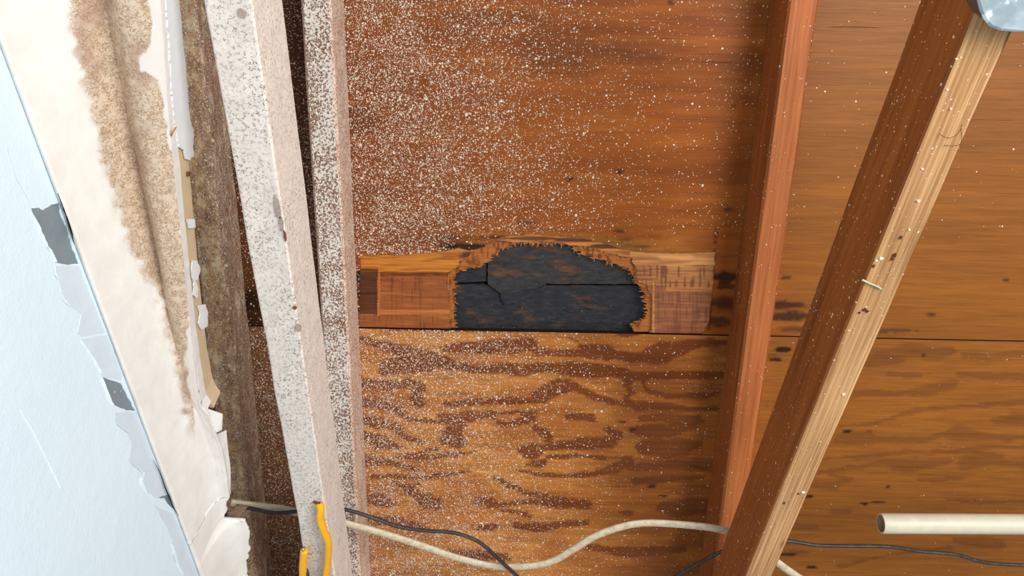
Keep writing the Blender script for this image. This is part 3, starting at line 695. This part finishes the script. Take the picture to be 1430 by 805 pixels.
# lifted lips of paint at the flaked edges
def lip(px_pts, name, side=-1, wpx=2.6, lift=0.0016, seed=0):
    rnd = random.Random(seed); V = []; Fc = []
    pts = rough(px_pts, 0.6, 5, seed, False)
    for x, y in pts:
        a = wp(x - wpx*rnd.uniform(.6,1.2), y); b = wp(x+rnd.uniform(-.5,.8), y)
        V += [wall_to(a[0], a[1], 0.0008), wall_to((a[0]+b[0])/2, (a[1]+b[1])/2, 0.001+lift*0.45), wall_to(b[0], b[1], 0.001+lift*rnd.uniform(.6,1)), wall_to(b[0], b[1], lift*0.55), wall_to(a[0], a[1], 0.0)]
    n = len(pts)
    for i in range(n-1):
        for k in range(5): Fc.append((i*5+k, i*5+(k+1)%5, (i+1)*5+(k+1)%5, (i+1)*5+k))
    Fc += [(0,1,2,3,4), tuple((n-1)*5+k for k in (4,3,2,1,0))]
    o = mesh(name, V, Fc, M['blue'], wall, False); return fix_normals(o)
lip([(42,300),(50,312),(58,330),(64,344),(72,355),(76,366)], 'paint_lip', seed=1)
lip([(140,528),(146,542),(151,556),(157,566)], 'paint_lip', seed=2, wpx=3)
lip([(112,476),(120,488),(127,498),(133,510),(140,522)], 'paint_lip', seed=3, wpx=2.5, lift=0.0012)
lip([(196,668),(197,678),(204,688),(214,696)], 'paint_lip', seed=4, wpx=3, lift=0.0012)
lip([(238,760),(243,775),(248,792),(256,803)], 'paint_lip', seed=5, wpx=3, lift=0.0012)
lip([(26,572),(40,595),(55,625),(70,655),(83,682)], 'paint_run', seed=6, wpx=1.6, lift=0.0005)
# ------------------------------------------------------------------ cornice and the torn strip of ceiling above the wall
def edgeX(px, py, z=ZJ-0.006): p = on_z(px, py, z); return (p.y, p.x)
EDGE_PX = [(222,-60),(226,0),(232,90),(238,180),(240,200),(250,300),(262,420),(275,520),(284,565),(293,574),(303,602),(312,625),(318,660),(322,690)]
ED = [edgeX(*p) for p in EDGE_PX]
print('edge', ED)
ey = [e[0] for e in ED]; ex = [e[1] for e in ED]
def EX(Y): return float(np.interp(Y, ey, ex))
XC0, ZC0 = XW + 0.0020, ZB - 0.004
def cr(xs, ys, t):
    i = max(0, min(len(xs)-2, int(np.searchsorted(xs, t)-1))); f = (t-xs[i])/(xs[i+1]-xs[i])
    g = lambda k: ys[max(0,min(len(ys)-1,k))] if 0 <= k < len(ys) else (2*ys[0]-ys[1] if k < 0 else 2*ys[-1]-ys[-2])
    a, b, c, d = g(i-1), g(i), g(i+1), g(i+2)
    return 0.5*((2*b)+(c-a)*f+(2*a-5*b+4*c-d)*f*f+(3*b-a-3*c+d)*f**3)
YF0 = on_z(230, 330, ZJ).y; YF1 = on_z(270, 560, ZJ).y
def cov(Y, t, xe=None):
    """cornice profile, t 0 (wall) .. 1 (broken edge)"""
    xe = EX(Y) if xe is None else xe
    tt_ = [0, .12, .25, .36, .46, .58, .70, .84, 1.0]
    fx = [0, .07, .18, .31, .45, .57, .69, .84, 1.0]
    k = float(1-sstep(YF0, YF1, np.array([Y]))[0]); g = [0, .28, .55, .76, .89, .96, .99, 1.0, 1.0]
    fz = [a*k + b*(1-k) for a, b in zip([0, .28, .56, .82, .985, .91, .80, .78, .84], g)]
    ze = ZC0 + (ZJ-0.008-ZC0)/fz[-1]
    x = XC0 + (xe-XC0)*cr(tt_, fx, t); z = ZC0 + (ze-ZC0)*cr(tt_, fz, t)
    return x, z
Ys = np.concatenate([np.arange(-0.7, ey[0], 0.02), np.linspace(ey[0], ey[-1], 330)]); nt = 90
Yend = ey[-1]
V = []
for Y in Ys:
    for j in range(nt+1):
        t = j/nt; x, z = cov(Y, t); w_ = (fbm(np.array([Y*9]), np.array([t*3.0]), 61, 3)[0]-0.5)*0.006*math.sin(t*math.pi) + (fbm(np.array([Y*60]), np.array([t*14.0]), 62, 3)[0]-0.5)*0.0010
        V.append((x + w_*0.6, Y, z - w_*0.8))
m = nt+1; nY = len(Ys); V = np.array(V)
# torn foot: fade the strip to a jagged end
Fc = [(i*m+j, i*m+j+1, (i+1)*m+j+1, (i+1)*m+j) for i in range(nY-1) for j in range(nt)]
tt = NT('cornice_plaster'); co = tt.co(); a = tt.attr('Col'); sepc = tt.n.new('ShaderNodeSeparateColor'); tt.L(a.outputs['Color'], sepc.inputs[0])
n_ = tt.noise(co, 40, 5, 0.6); fine = tt.noise(co, 330, 3, 0.62)
wv = tt.n.new('ShaderNodeVectorMath'); wv.operation = 'MULTIPLY_ADD'; tt.L(tt.noise(co, 330, 2, 0.5, 0, True), wv.inputs[0]); wv.inputs[1].default_value = (0.005,)*3; tt.L(co, wv.inputs[2])
vl = tt.math('ABSOLUTE', tt.math('SUBTRACT', tt.noise(co, 300, 2, 0.6, 0.8), 0.5))
worm = tt.math('MULTIPLY', tt.mr(vl, 0.02, 0.075, 1, 0), tt.mr(tt.noise(co, 100, 3, 0.6), 0.36, 0.50))
wm = tt.math('MULTIPLY', worm, sepc.outputs[0])
base = tt.mix(tt.mr(n_, 0.35, 0.65), C(238, 235, 229), C(230, 226, 220))
base = tt.mix(sepc.outputs[0], base, C(212, 192, 170))
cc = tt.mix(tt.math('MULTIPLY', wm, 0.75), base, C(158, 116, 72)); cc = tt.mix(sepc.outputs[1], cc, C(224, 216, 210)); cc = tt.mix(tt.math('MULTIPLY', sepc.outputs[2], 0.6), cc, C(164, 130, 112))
M['plaster'] = tt.out(cc, 0.6, tt.bump(tt.math('SUBTRACT', tt.math('MULTIPLY', n_, 1.0), tt.math('MULTIPLY', wm, 1.2)), 0.4, 0.0012), 0.3)
M['curl'] = simple('brown_paper', C(128, 102, 88), 0.85, 0.1, nscale=200, var=0.25)
M['paper'] = simple('torn_paper', C(228, 222, 218), 0.8, 0.2, nscale=120, var=0.05)
M['rust'] = simple('rust_mark', C(122, 74, 48), 0.8, 0.2, nscale=300, var=0.3)
M['tan'] = simple('tan_board', C(204, 180, 146), 0.7, 0.25, nscale=60, var=0.06)
M['flake'] = simple('white_flake', C(228, 230, 232), 0.6, 0.3, nscale=80, var=0.04)
px, py = proj(V)
tb_y = [0,150,270,350,420,520,600,700]; tb_x = [88,122,152,180,222,244,262,300]
re_y = [0,60,75,95,110,200,260,400,500,560,620,800]; re_x = [208,212,195,196,222,236,247,262,262,266,270,200]
nb_ = (fbm(px/14, py/14, 71, 3)-0.5)*26
lo = sstep(-9, 9, px - np.interp(py, tb_y, tb_x) + nb_); hi = 1-sstep(-2, 2, px - np.interp(py, re_y, re_x) + nb_*0.45)
tex = lo*hi*(1-sstep(560, 640, py)); strip = (1-hi)*sstep(-10, 10, px-np.interp(py, tb_y, tb_x))*(1-sstep(600, 660, py))
st = tex*sstep(0.55, 0.8, fbm(px/40, py/90, 73, 3))  # brown stain, partly standing for the shade of the crease
COVV = V
strip_t = thing('ceiling_remnant', (EX(0.5), 0.5, ZJ-0.006), 'curved white cornice and torn ceiling strip with tan speckled coat beside the blue wall', 'ceiling remnant')
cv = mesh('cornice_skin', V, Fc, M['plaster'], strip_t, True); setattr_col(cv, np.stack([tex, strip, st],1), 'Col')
sm = cv.modifiers.new('thick', 'SOLIDIFY'); sm.thickness = 0.004; sm.offset = -1
fix_normals(cv)
# closing body behind the cornice so nothing shines through
# cut edge of the ceiling board
def band(za, zb, off, name, mat, Y0, Y1, parent, n=120, jag=0.0, thick=0.004, seed=0, label=None, jagx=0.0):
    V = []; Fc = []; rnd = random.Random(seed)
    for i in range(n+1):
        Y = Y0+(Y1-Y0)*i/n; x = EX(Y)+off+rnd.uniform(-jagx,jagx); b = zb + rnd.uniform(-jag, jag)
        V += [(x, Y, za), (x+0.0, Y, b), (x-thick, Y, b), (x-thick, Y, za)]
    for i in range(n):
        for k in range(4): Fc.append((i*4+k, i*4+(k+1)%4, (i+1)*4+(k+1)%4, (i+1)*4+k))
    Fc += [(0,1,2,3), tuple(n*4+k for k in (3,2,1,0))]
    o = fix_normals(mesh(name, V, Fc, mat, parent)); 
    if label: o['label'] = label
    return o
Yt = edgeX(288,570)[0]
band(ZJ-0.0085, ZJ+0.004, 0.0012, 'paper_edge', M['paper'], -0.7, Yt, strip_t, jag=0.0006, seed=1, jagx=0.0004)
band(ZJ+0.004, ZJ+0.030, 0.0, 'board_edge', M['tan'], -0.7, Yt+0.01, strip_t, jag=0.0005, seed=2, label='tan cut edge of the board')
# white flakes left on the tan edge
def flake(pxpoly, name, parent, off=0.0019, mat='flake', thick=0.0004, seed=0, jag=0.7):
    pts = rough(pxpoly, jag, 3.5, seed)
    q = [];
    for x, y in pts:
        X = EX(on_z(x, y, ZJ+0.012).y); 
        for _ in range(3):
            p = on_x(x, y, X); X = EX(p.y)
        q.append((p.y, p.z))
    o = sheet(dedupe(q), [], np.zeros((0,2)), off+thick, off-0.001, lambda a,b,w: Vector((EX(a)+w, a, b)), name, M[mat], parent)
    return fix_normals(o)
flake([(228,0),(246,0),(250,30),(252,60),(256,90),(259,130),(262,165),(268,190),(266,206),(268,214),(262,224),(256,222),(254,210),(246,205),(244,190),(240,165),(236,120),(233,60)], 'paint_flake', strip_t, seed=3)
flake([(258,306),(269,306),(270,318),(261,319)], 'paint_flake', strip_t, seed=4, jag=0.4)
flake([(265,363),(273,364),(277,378),(274,390),(270,392),(274,405),(272,417),(267,412),(268,395),(265,380)], 'paint_flake', strip_t, seed=5)
flake([(273,427),(284,425),(288,436),(287,456),(279,461),(274,452),(277,440)], 'paint_flake', strip_t, seed=6)
flake([(259.5,240),(262.5,239.5),(263.5,243),(262,246.5),(259.5,246)], 'nail_head', strip_t, seed=9, jag=0.2, mat='rust')
# little shard of board sticking out of the crack near the top
def poly3(name, pts, thick, mat, parent=None, nrm=None):
    P = [Vector(p) for p in pts]; n = (P[1]-P[0]).cross(P[2]-P[0]).normalized()
    if nrm is not None and n.dot(nrm) < 0: n = -n
    V = [p + n*thick/2 for p in P] + [p - n*thick/2 for p in P]; k = len(P)
    Fc = [tuple(range(k)), tuple(range(2*k-1, k-1, -1))] + [(i, (i+1)%k, (i+1)%k+k, i+k) for i in range(k)]
    return fix_normals(mesh(name, V, Fc, mat, parent))
poly3('board_shard', [on_z(246,177,ZJ-0.010), on_z(242,184,ZJ-0.009), on_z(235,197,ZJ-0.0075), on_z(240,187,ZJ-0.0125)], 0.0015, M['splinter'], strip_t)
# curled white flaps where the strip ends, by the cable
poly3('torn_flap', [on_z(285,570,ZJ-0.008), on_z(311,579,ZJ-0.004), on_z(310,600,ZJ-0.006), on_z(303,604,ZJ-0.010), on_z(296,600,ZJ-0.010)], 0.0014, M['paper'], strip_t)
poly3('torn_flap', [on_z(300,608,ZJ-0.004), on_z(316,601,ZJ-0.002), on_z(318,625,ZJ-0.003), on_z(322,655,ZJ-0.004), on_z(322,690,ZJ-0.004), on_z(312,690,ZJ-0.008), on_z(304,640,ZJ-0.009)], 0.0014, M['paper'], strip_t)
# foot of the cornice beyond the tear
Y2 = ey[-1]; Ys2 = np.linspace(Y2-0.004, Y2+0.40, 120); V = []; 
def cov2(Y, t):
    pe = on_z(322,690,ZJ-0.006)
    xe = float(np.interp(Y, [Y2, on_z(312,722,ZJ-.006).y, on_z(340,715,ZJ-.006).y, on_z(352,740,ZJ-.006).y, on_z(345,790,ZJ-.006).y, 2.0], [ex[-1], on_z(312,722,ZJ-.006).x, on_z(338,712,ZJ-.006).x, on_z(352,740,ZJ-.006).x, on_z(345,790,ZJ-.006).x, on_z(345,790,ZJ-.006).x-0.02]))
    return cov(Y, t, xe)
for Y in Ys2:
    for j in range(41):
        x, z = cov2(Y, j/40); w_ = (fbm(np.array([Y*9]), np.array([j/40*3.0]), 61, 3)[0]-0.5)*0.004*math.sin(j/40*math.pi)
        rg = (fbm(np.array([Y*120]), np.array([1.0]), 66, 2)[0]-0.5)*0.006*(j/40)**6
        V.append((x+w_*0.6+rg, Y, z-w_*0.8))
Fc = [(i*41+j, i*41+j+1, (i+1)*41+j+1, (i+1)*41+j) for i in range(len(Ys2)-1) for j in range(40)]
cv2 = mesh('cornice_foot', V, Fc, M['plaster'], strip_t, True); setattr_col(cv2, np.zeros((len(V),3)), 'Col')
sm = cv2.modifiers.new('thick', 'SOLIDIFY'); sm.thickness = 0.004; sm.offset = -1; fix_normals(cv2)
# hairline cracks: thin dark gaps lying in the plaster skin
from mathutils.bvhtree import BVHTree
bvh = BVHTree.FromPolygons([tuple(v) for v in COVV], [tuple(p.vertices) for p in cv.data.polygons])
bvh2 = BVHTree.FromPolygons([tuple(v) for v in V], Fc)
def crack(pts, w, name='crack', mat='dark', seed=0, parent=strip_t, jag=0.8):
    q = []
    for x, y in rough(pts, jag, 4, seed, False):
        d = ray(x, y).normalized(); h = bvh.ray_cast(CP, d)
        if h[0] is None: h = bvh2.ray_cast(CP, d)
        if h[0] is not None: q.append(h[0] - d*0.0002)
    if len(q) < 2: return
    return tube(name, q, w, M[mat], parent, 5, 0.35, True, Vector((0.5,0,-1)), 2, lambda t: 0.3+0.9*math.sin(math.pi*min(1,max(0,t))))
crack([(97,305),(105,300),(113,297)], 0.0003, seed=1)
crack([(196,556),(203,562),(207,568),(211,580),(215,590),(217,602),(223,611)], 0.0004, seed=2)
crack([(241,625),(239,640),(242,652),(247,664)], 0.0004, seed=3)
crack([(316,612),(303,650),(288,690),(273,720)], 0.0005, seed=4, jag=0.3)
crack([(184,318),(198,350),(216,385),(230,420),(238,462),(243,500),(256,540)], 0.0005, 'paint_seam', 'paper', 5)
# crack between wall and cornice
def shadow_gap(pts, w, seed):
    q = [on_x(x, y, XW+0.0042) for x, y in rough(pts, 0.5, 6, seed, False)]
    tube('crack', q, w, M['dark'], strip_t, 5, 0.5, True, Vector((1,0,0)), 2, lambda t: 0.2+1.0*math.sin(math.pi*t))
shadow_gap([(80,270),(88,288),(94,305),(99,322),(103,340)], 0.0012, 1)
shadow_gap([(214,642),(222,658),(230,680),(240,705),(250,722)], 0.0008, 2)
# brown curl of torn paper by the cable entry
poly3('torn_curl', [on_z(311,731,ZJ-0.004), on_z(322,716,ZJ+0.004), on_z(333,705,ZJ+0.010), on_z(346,708,ZJ+0.016), on_z(333,722,ZJ+0.006)], 0.0012, M['curl'], strip_t)
# ------------------------------------------------------------------ crumbs of rotten plaster along the gap
M['crumb'] = simple('plaster_crumb', C(196, 176, 140), 0.9, 0.1, nscale=200, var=0.35)
def rock(c, r, seed, name, mat, label, group):
    rnd = random.Random(seed); bm = bmesh.new(); bmesh.ops.create_icosphere(bm, subdivisions=2, radius=r)
    s = [rnd.uniform(.6,1.3) for _ in range(3)]
    for v in bm.verts: v.co = Vector((v.co.x*s[0], v.co.y*s[1]*1.3, v.co.z*s[2]))*(1+rnd.uniform(-.22,.22))
    me = bpy.data.meshes.new(name); bm.to_mesh(me); bm.free(); me.materials.append(mat)
    o = bpy.data.objects.new(name, me); COL.objects.link(o); o.location = c
    return tag(o, label, 'crumb', group)
crumbs = [(274,207,.0028),(283,332,.0022),(289,395,.0026),(304,450,.0020),(270,60,.0018),(279,160,.0022),(300,520,.0022),(296,370,.0018)]
Xm = -0.402
for i, (x, y, r) in enumerate(crumbs):
    p = on_x(x, y, Xm+0.0015)
    # rests against the side of the rotten rafter
    w = (p-PO).dot(RN)
    if w > -0.002: p = p - RN*(w+0.004)
    if w < -RHT: p = p + RN*(-RHT+0.004-w)
    rock(p, r, 50+i, 'plaster_crumb', M['crumb'], 'pale plaster crumb stuck to the rotten rafter beside the tan board edge', 'plaster crumbs on the rotten rafter')
# ------------------------------------------------------------------ cables
def cable_mat(name, col, dirt, var=0.5, rough=0.45):
    t = NT(name); n = t.noise(t.co((1,1,1)), 120, 4, 0.65); b = t.noise(t.co(), 25, 3, 0.6)
    c = t.mix(t.math('MULTIPLY', t.mr(n, 0.45, 0.7), var), col, dirt)
    return t.out(c, rough, t.bump(n, 0.3, 0.0008), 0.4)
M['cream'] = cable_mat('cream_sheath', C(214, 200, 172), C(150, 124, 96), 0.6)
M['black'] = cable_mat('black_sheath', C(52, 46, 46), C(92, 78, 72), 0.6)
M['black2'] = cable_mat('grey_black_sheath', C(58, 52, 50), C(140, 128, 118), 0.7, 0.35)
M['yellow'] = simple('yellow_sheath', C(248, 178, 20), 0.35, 0.5, nscale=60, var=0.06)
M['copper'] = simple('bare_metal', C(190, 185, 180), 0.35, 0.5, 0.8, nscale=100)
ZK = ZJ + 0.089 + 0.0055
def cab(pts): return [on_z(x, y, ZK+dz) for (x, y, dz) in [(p+(0,))[:3] for p in pts]]
c1 = tube('electric_cable', cab([(322,702,-.004),(345,705),(370,708),(400,712),(432,721),(465,727),(497,735),(540,747),(590,763),(640,780),(690,791),(730,792),(770,785),(800,768),(830,750),(865,737),(900,731),(950,733),(1000,739),(1040,752,.011),(1075,778,.008),(1100,797),(1140,822),(1200,850)]),
          0.0068, M['cream'], None, 14, 0.62)
tag(c1, 'cream sheathed flat cable sagging across the bottom of the bay, over both ceiling joists', 'cable')
c2 = tube('electric_cable', cab([(331,707,-.008),(352,711,-.008),(385,717,-.010),(420,714,-.008),(455,708,.003),(490,714,.003),(525,725,.002),(560,737,0),(600,742,0),(635,745,0),(668,757,-.006),(695,780,-.010),(722,805,-.008),(750,830,0),(840,850,0),(900,832,0),(945,805,0),(975,788,0),(1005,772,0),(1050,758,.003),(1098,756,.003),(1140,762,0),(1180,763,0),(1240,764,0),(1290,771,0),(1335,775,0),(1375,786,0),(1430,790,0),(1500,792,0)]),
          0.0030, M['black'], None, 10, 1.0)
tag(c2, 'thin dark cable snaking beside the cream cable and on past the tan joist', 'cable')
# ------------------------------------------------------------------ yellow wires in front of the painted joist
def jz(x, y, dz): return on_z(x, y, ZJ-dz)
y1 = thing('electric_wire', jz(447,703,0), 'long bent yellow wire rising in front of the painted joist to a screw hole', 'wire', 'stray yellow wires')
tube('yellow_sheath', [jz(446,704,.004), jz(448,712,.007), jz(447,725,.009), jz(452,741,.011), jz(458,757,.011), jz(458,780,.010), jz(455,805,.010), jz(452,830,.008), jz(447,860,.005)], 0.0049, M['yellow'], y1, 12)
tube('bare_end', [jz(443,702,-.001), jz(446,703,.001), jz(447,706,.006)], 0.0014, M['ply_edge'], y1, 8)
def near(x, y, z): return on_z(x, y, z)
y2 = thing('electric_wire', jz(424,768,0.02), 'short upright yellow wire stub with a bare tip, left of the long one', 'wire', 'stray yellow wires')
tube('yellow_sheath', [jz(425,769,.012), jz(424,780,.012), jz(423,794,.012), jz(424,812,.011), jz(431,840,.008), jz(440,875,.004)], 0.0054, M['yellow'], y2, 12)
tube('bare_end', [jz(423.5,766.5,.0135), jz(423.5,772,.0135)], 0.0022, M['copper'], y2, 8)
tube('black_sleeve', [jz(427,797,.010), jz(430,810,.010), jz(438,835,.007)], 0.0036, M['black'], y2, 10)
# screw hole in the joist, rust pocks
def plate(name, x, y, r, mat, parent, z=ZJ-0.0011, n=12, sq=1.0, seed=0):
    rnd = random.Random(seed); c = on_z(x, y, z); k = (on_z(x+1, y, z)-c).length*r
    pts = [c + Vector((math.cos(2*math.pi*i/n)*k*rnd.uniform(.7,1.2), math.sin(2*math.pi*i/n)*k*sq*rnd.uniform(.7,1.2), 0)) for i in range(n)]
    return poly3(name, pts, 0.0012, mat, parent)
M['grime'] = simple('bare_patch', C(164, 144, 134), 0.85, 0.2, nscale=200, var=0.2)
plate('screw_hole', 440, 702, 3.2, M['rust'], jl, seed=1)
for i, (x, y, r, s, mt) in enumerate([(338,18,6,1.2,'grime'),(412,430,3,1,'rust'),(417,458,4.5,1.5,'grime'),(387,290,4,4.5,'grime'),(393,312,2.6,5,'grime'),(398,330,2.0,5,'rust')]):
    plate('bare_patch', x, y, r, M[mt], jl, seed=2+i, sq=s)
# ------------------------------------------------------------------ plastic pipe
pp = thing('plastic_pipe', on_z(1232,731,ZJ+0.075), 'white plastic pipe with an open end pointing left at the lower right', 'pipe')
M['pipe'] = simple('pipe_plastic', C(204, 196, 174), 0.4, 0.4, nscale=50, var=0.08); M['pipe_in'] = simple('pipe_inside', C(170, 140, 104), 0.7, 0.2)
pa = on_z(1230,731.5,ZJ+0.055); pb = on_z(1900,735,ZJ+0.055); ax = (pb-pa).normalized()
def ring(c, ax, r, n=40):
    s = ax.cross(Vector((0,0,1))).normalized(); t = ax.cross(s)
    return [c + s*math.cos(2*math.pi*k/n)*r + t*math.sin(2*math.pi*k/n)*r for k in range(n)]
def lathe(name, prof, ax, org, mat, parent, n=40):
    V = []; Fc = []
    for l, r in prof: V += ring(org+ax*l, ax, r, n)
    for i in range(len(prof)-1):
        for k in range(n): Fc.append((i*n+k, i*n+(k+1)%n, (i+1)*n+(k+1)%n, (i+1)*n+k))
    o = mesh(name, V, Fc, mat, parent, True); o.data.set_sharp_from_angle(angle=0.7); return fix_normals(o)
PR = 14.0/F*( (pa-CP).dot(w2(Vector((0,0,1)))) )
print('pipe r', PR, 'len', (pb-pa).length)
lathe('pipe_wall', [(0,PR*0.84),(0.0,PR*0.97),(0.0012,PR),(0.02,PR),(0.85,PR)], ax, pa, M['pipe'], pp)
lathe('pipe_bore', [(0.85,PR*0.84),(0.03,PR*0.84),(0.0004,PR*0.845)], ax, pa, M['pipe_in'], pp)
# ------------------------------------------------------------------ galvanised box at the top right
t = NT('galvanised'); n_ = t.noise(t.co(), 45, 4, 0.6); v_ = t.noise(t.co((1,1,1),(3,1,0)), 70, 3, 0.6)
c_ = t.mix(t.mr(n_, 0.4, 0.6), C(148, 164, 172), C(176, 190, 196)); c_ = t.mix(t.mr(v_, 0.56, 0.62), c_, C(220, 228, 232))
M['galv'] = t.out(c_, 0.5, t.bump(n_, 0.3, 0.001), 0.5, 0.15)
M['galv_side'] = simple('shaded_galvanised', C(96, 84, 76), 0.5, 0.5, 0.3, nscale=40)  # box side in shadow, the shade put into a darker steel colour
zb = ZJ - 0.030
outl = [(1366,-60),(1364,-20),(1365,0),(1368,14),(1374,27),(1382,37),(1395,42),(1412,44),(1440,45),(1480,46),(1540,48),(1540,-60)]
bp = [on_z(x, y, zb) for x, y in outl]
bx = thing('metal_box', (sum(p.x for p in bp)/12, sum(p.y for p in bp)/12, zb), 'galvanised steel box with a rounded corner under the tan joist, top right corner', 'metal box')
n = len(bp); cen = sum(bp, Vector())/n
V = list(bp) + [p + (cen-p).normalized()*0.002 - Vector((0,0,0.0012)) for p in bp]
Fc = [tuple(range(n, 2*n))] + [(i,(i+1)%n,(i+1)%n+n,i+n) for i in range(n)]
V2 = [p + Vector((0,0,0.0014)) for p in bp]; V += V2; Fc += [(i,(i+1)%n,(i+1)%n+2*n,i+2*n) for i in range(n)] + [tuple(range(3*n-1, 2*n-1, -1))]
fix_normals(mesh('cover_plate', V, Fc, M['galv'], bx))
V = [p + (cen-p).normalized()*0.0015 + Vector((0,0,0.0014)) for p in bp] + [Vector((p.x, p.y, ZJ-0.0012)) + (cen-p).normalized()*0.0015 for p in bp]
Fc = [tuple(range(n))[::-1], tuple(range(n, 2*n))] + [(i,(i+1)%n,(i+1)%n+n,i+n) for i in range(n)]
fix_normals(mesh('box_side', V, Fc, M['galv_side'], bx))
# ------------------------------------------------------------------ small things on the tan joist
M['green'] = simple('pale_green_metal', C(176, 190, 160), 0.5, 0.4, 0.2)
sp = tube('bent_nail', [jz(1204,391,.0012), jz(1214,396,.0022), jz(1224,400,.0022), jz(1231,404,.0014)], 0.0011, M['green'], None, 8, 0.7)
tag(sp, 'pale bent nail lying flat on the underside of the tan joist', 'nail')
M['hair'] = simple('wisp', C(96, 62, 40), 0.6, 0.3)
hr = tube('loose_fibre', [jz(x, y, d) for x, y, d in [(1312,187,.001),(1318,191,.004),(1326,193,.007),(1335,189,.009),(1341,182,.009),(1343,174,.007),(1342,182,.010),(1343,194,.009),(1340,202,.007),(1330,204,.004),(1318,203,.001)]], 0.00028, M['hair'], None, 6)
tag(hr, 'curled loop of dark fibre hanging from the tan joist', 'fibre')

M['knot'] = simple('knot_dark', C(92, 52, 28), 0.7, 0.2, nscale=300, var=0.3)
for i, (x, y, r, q) in enumerate([(1258,332,3.2,1.2),(1249,357,3.6,1.4),(1246,362,2.4,1.6),(1207,433,4.2,0.9),(1211,435,3,1.2),(1200,437,2.4,1.0),(1220,372,2.2,1.6),(1095,703,2.4,1.3),(1115,690,2,1.2)]):
    plate('knot', x, y, r*0.7, M['knot'], jr, z=ZJ-0.0004, seed=60+i, sq=q)
M['blob'] = simple('paint_drip', C(238, 230, 216), 0.4, 0.5, nscale=90, var=0.03)
for i, (x, y, r) in enumerate([(1231,361,3.6),(1224,364,2.4),(1270,321,2.2),(1283,281,3.0),(1336,82,2.4),(1342,80,2.0),(1323,125,2.6),(1328,152,2.4),(1288,236,2.4),(1178,551,3.2),(1122,688,3.6)]):
    plate('paint_drip', x, y, r*0.8, M['blob'], jr, z=ZJ-0.0006, seed=80+i, sq=0.7)
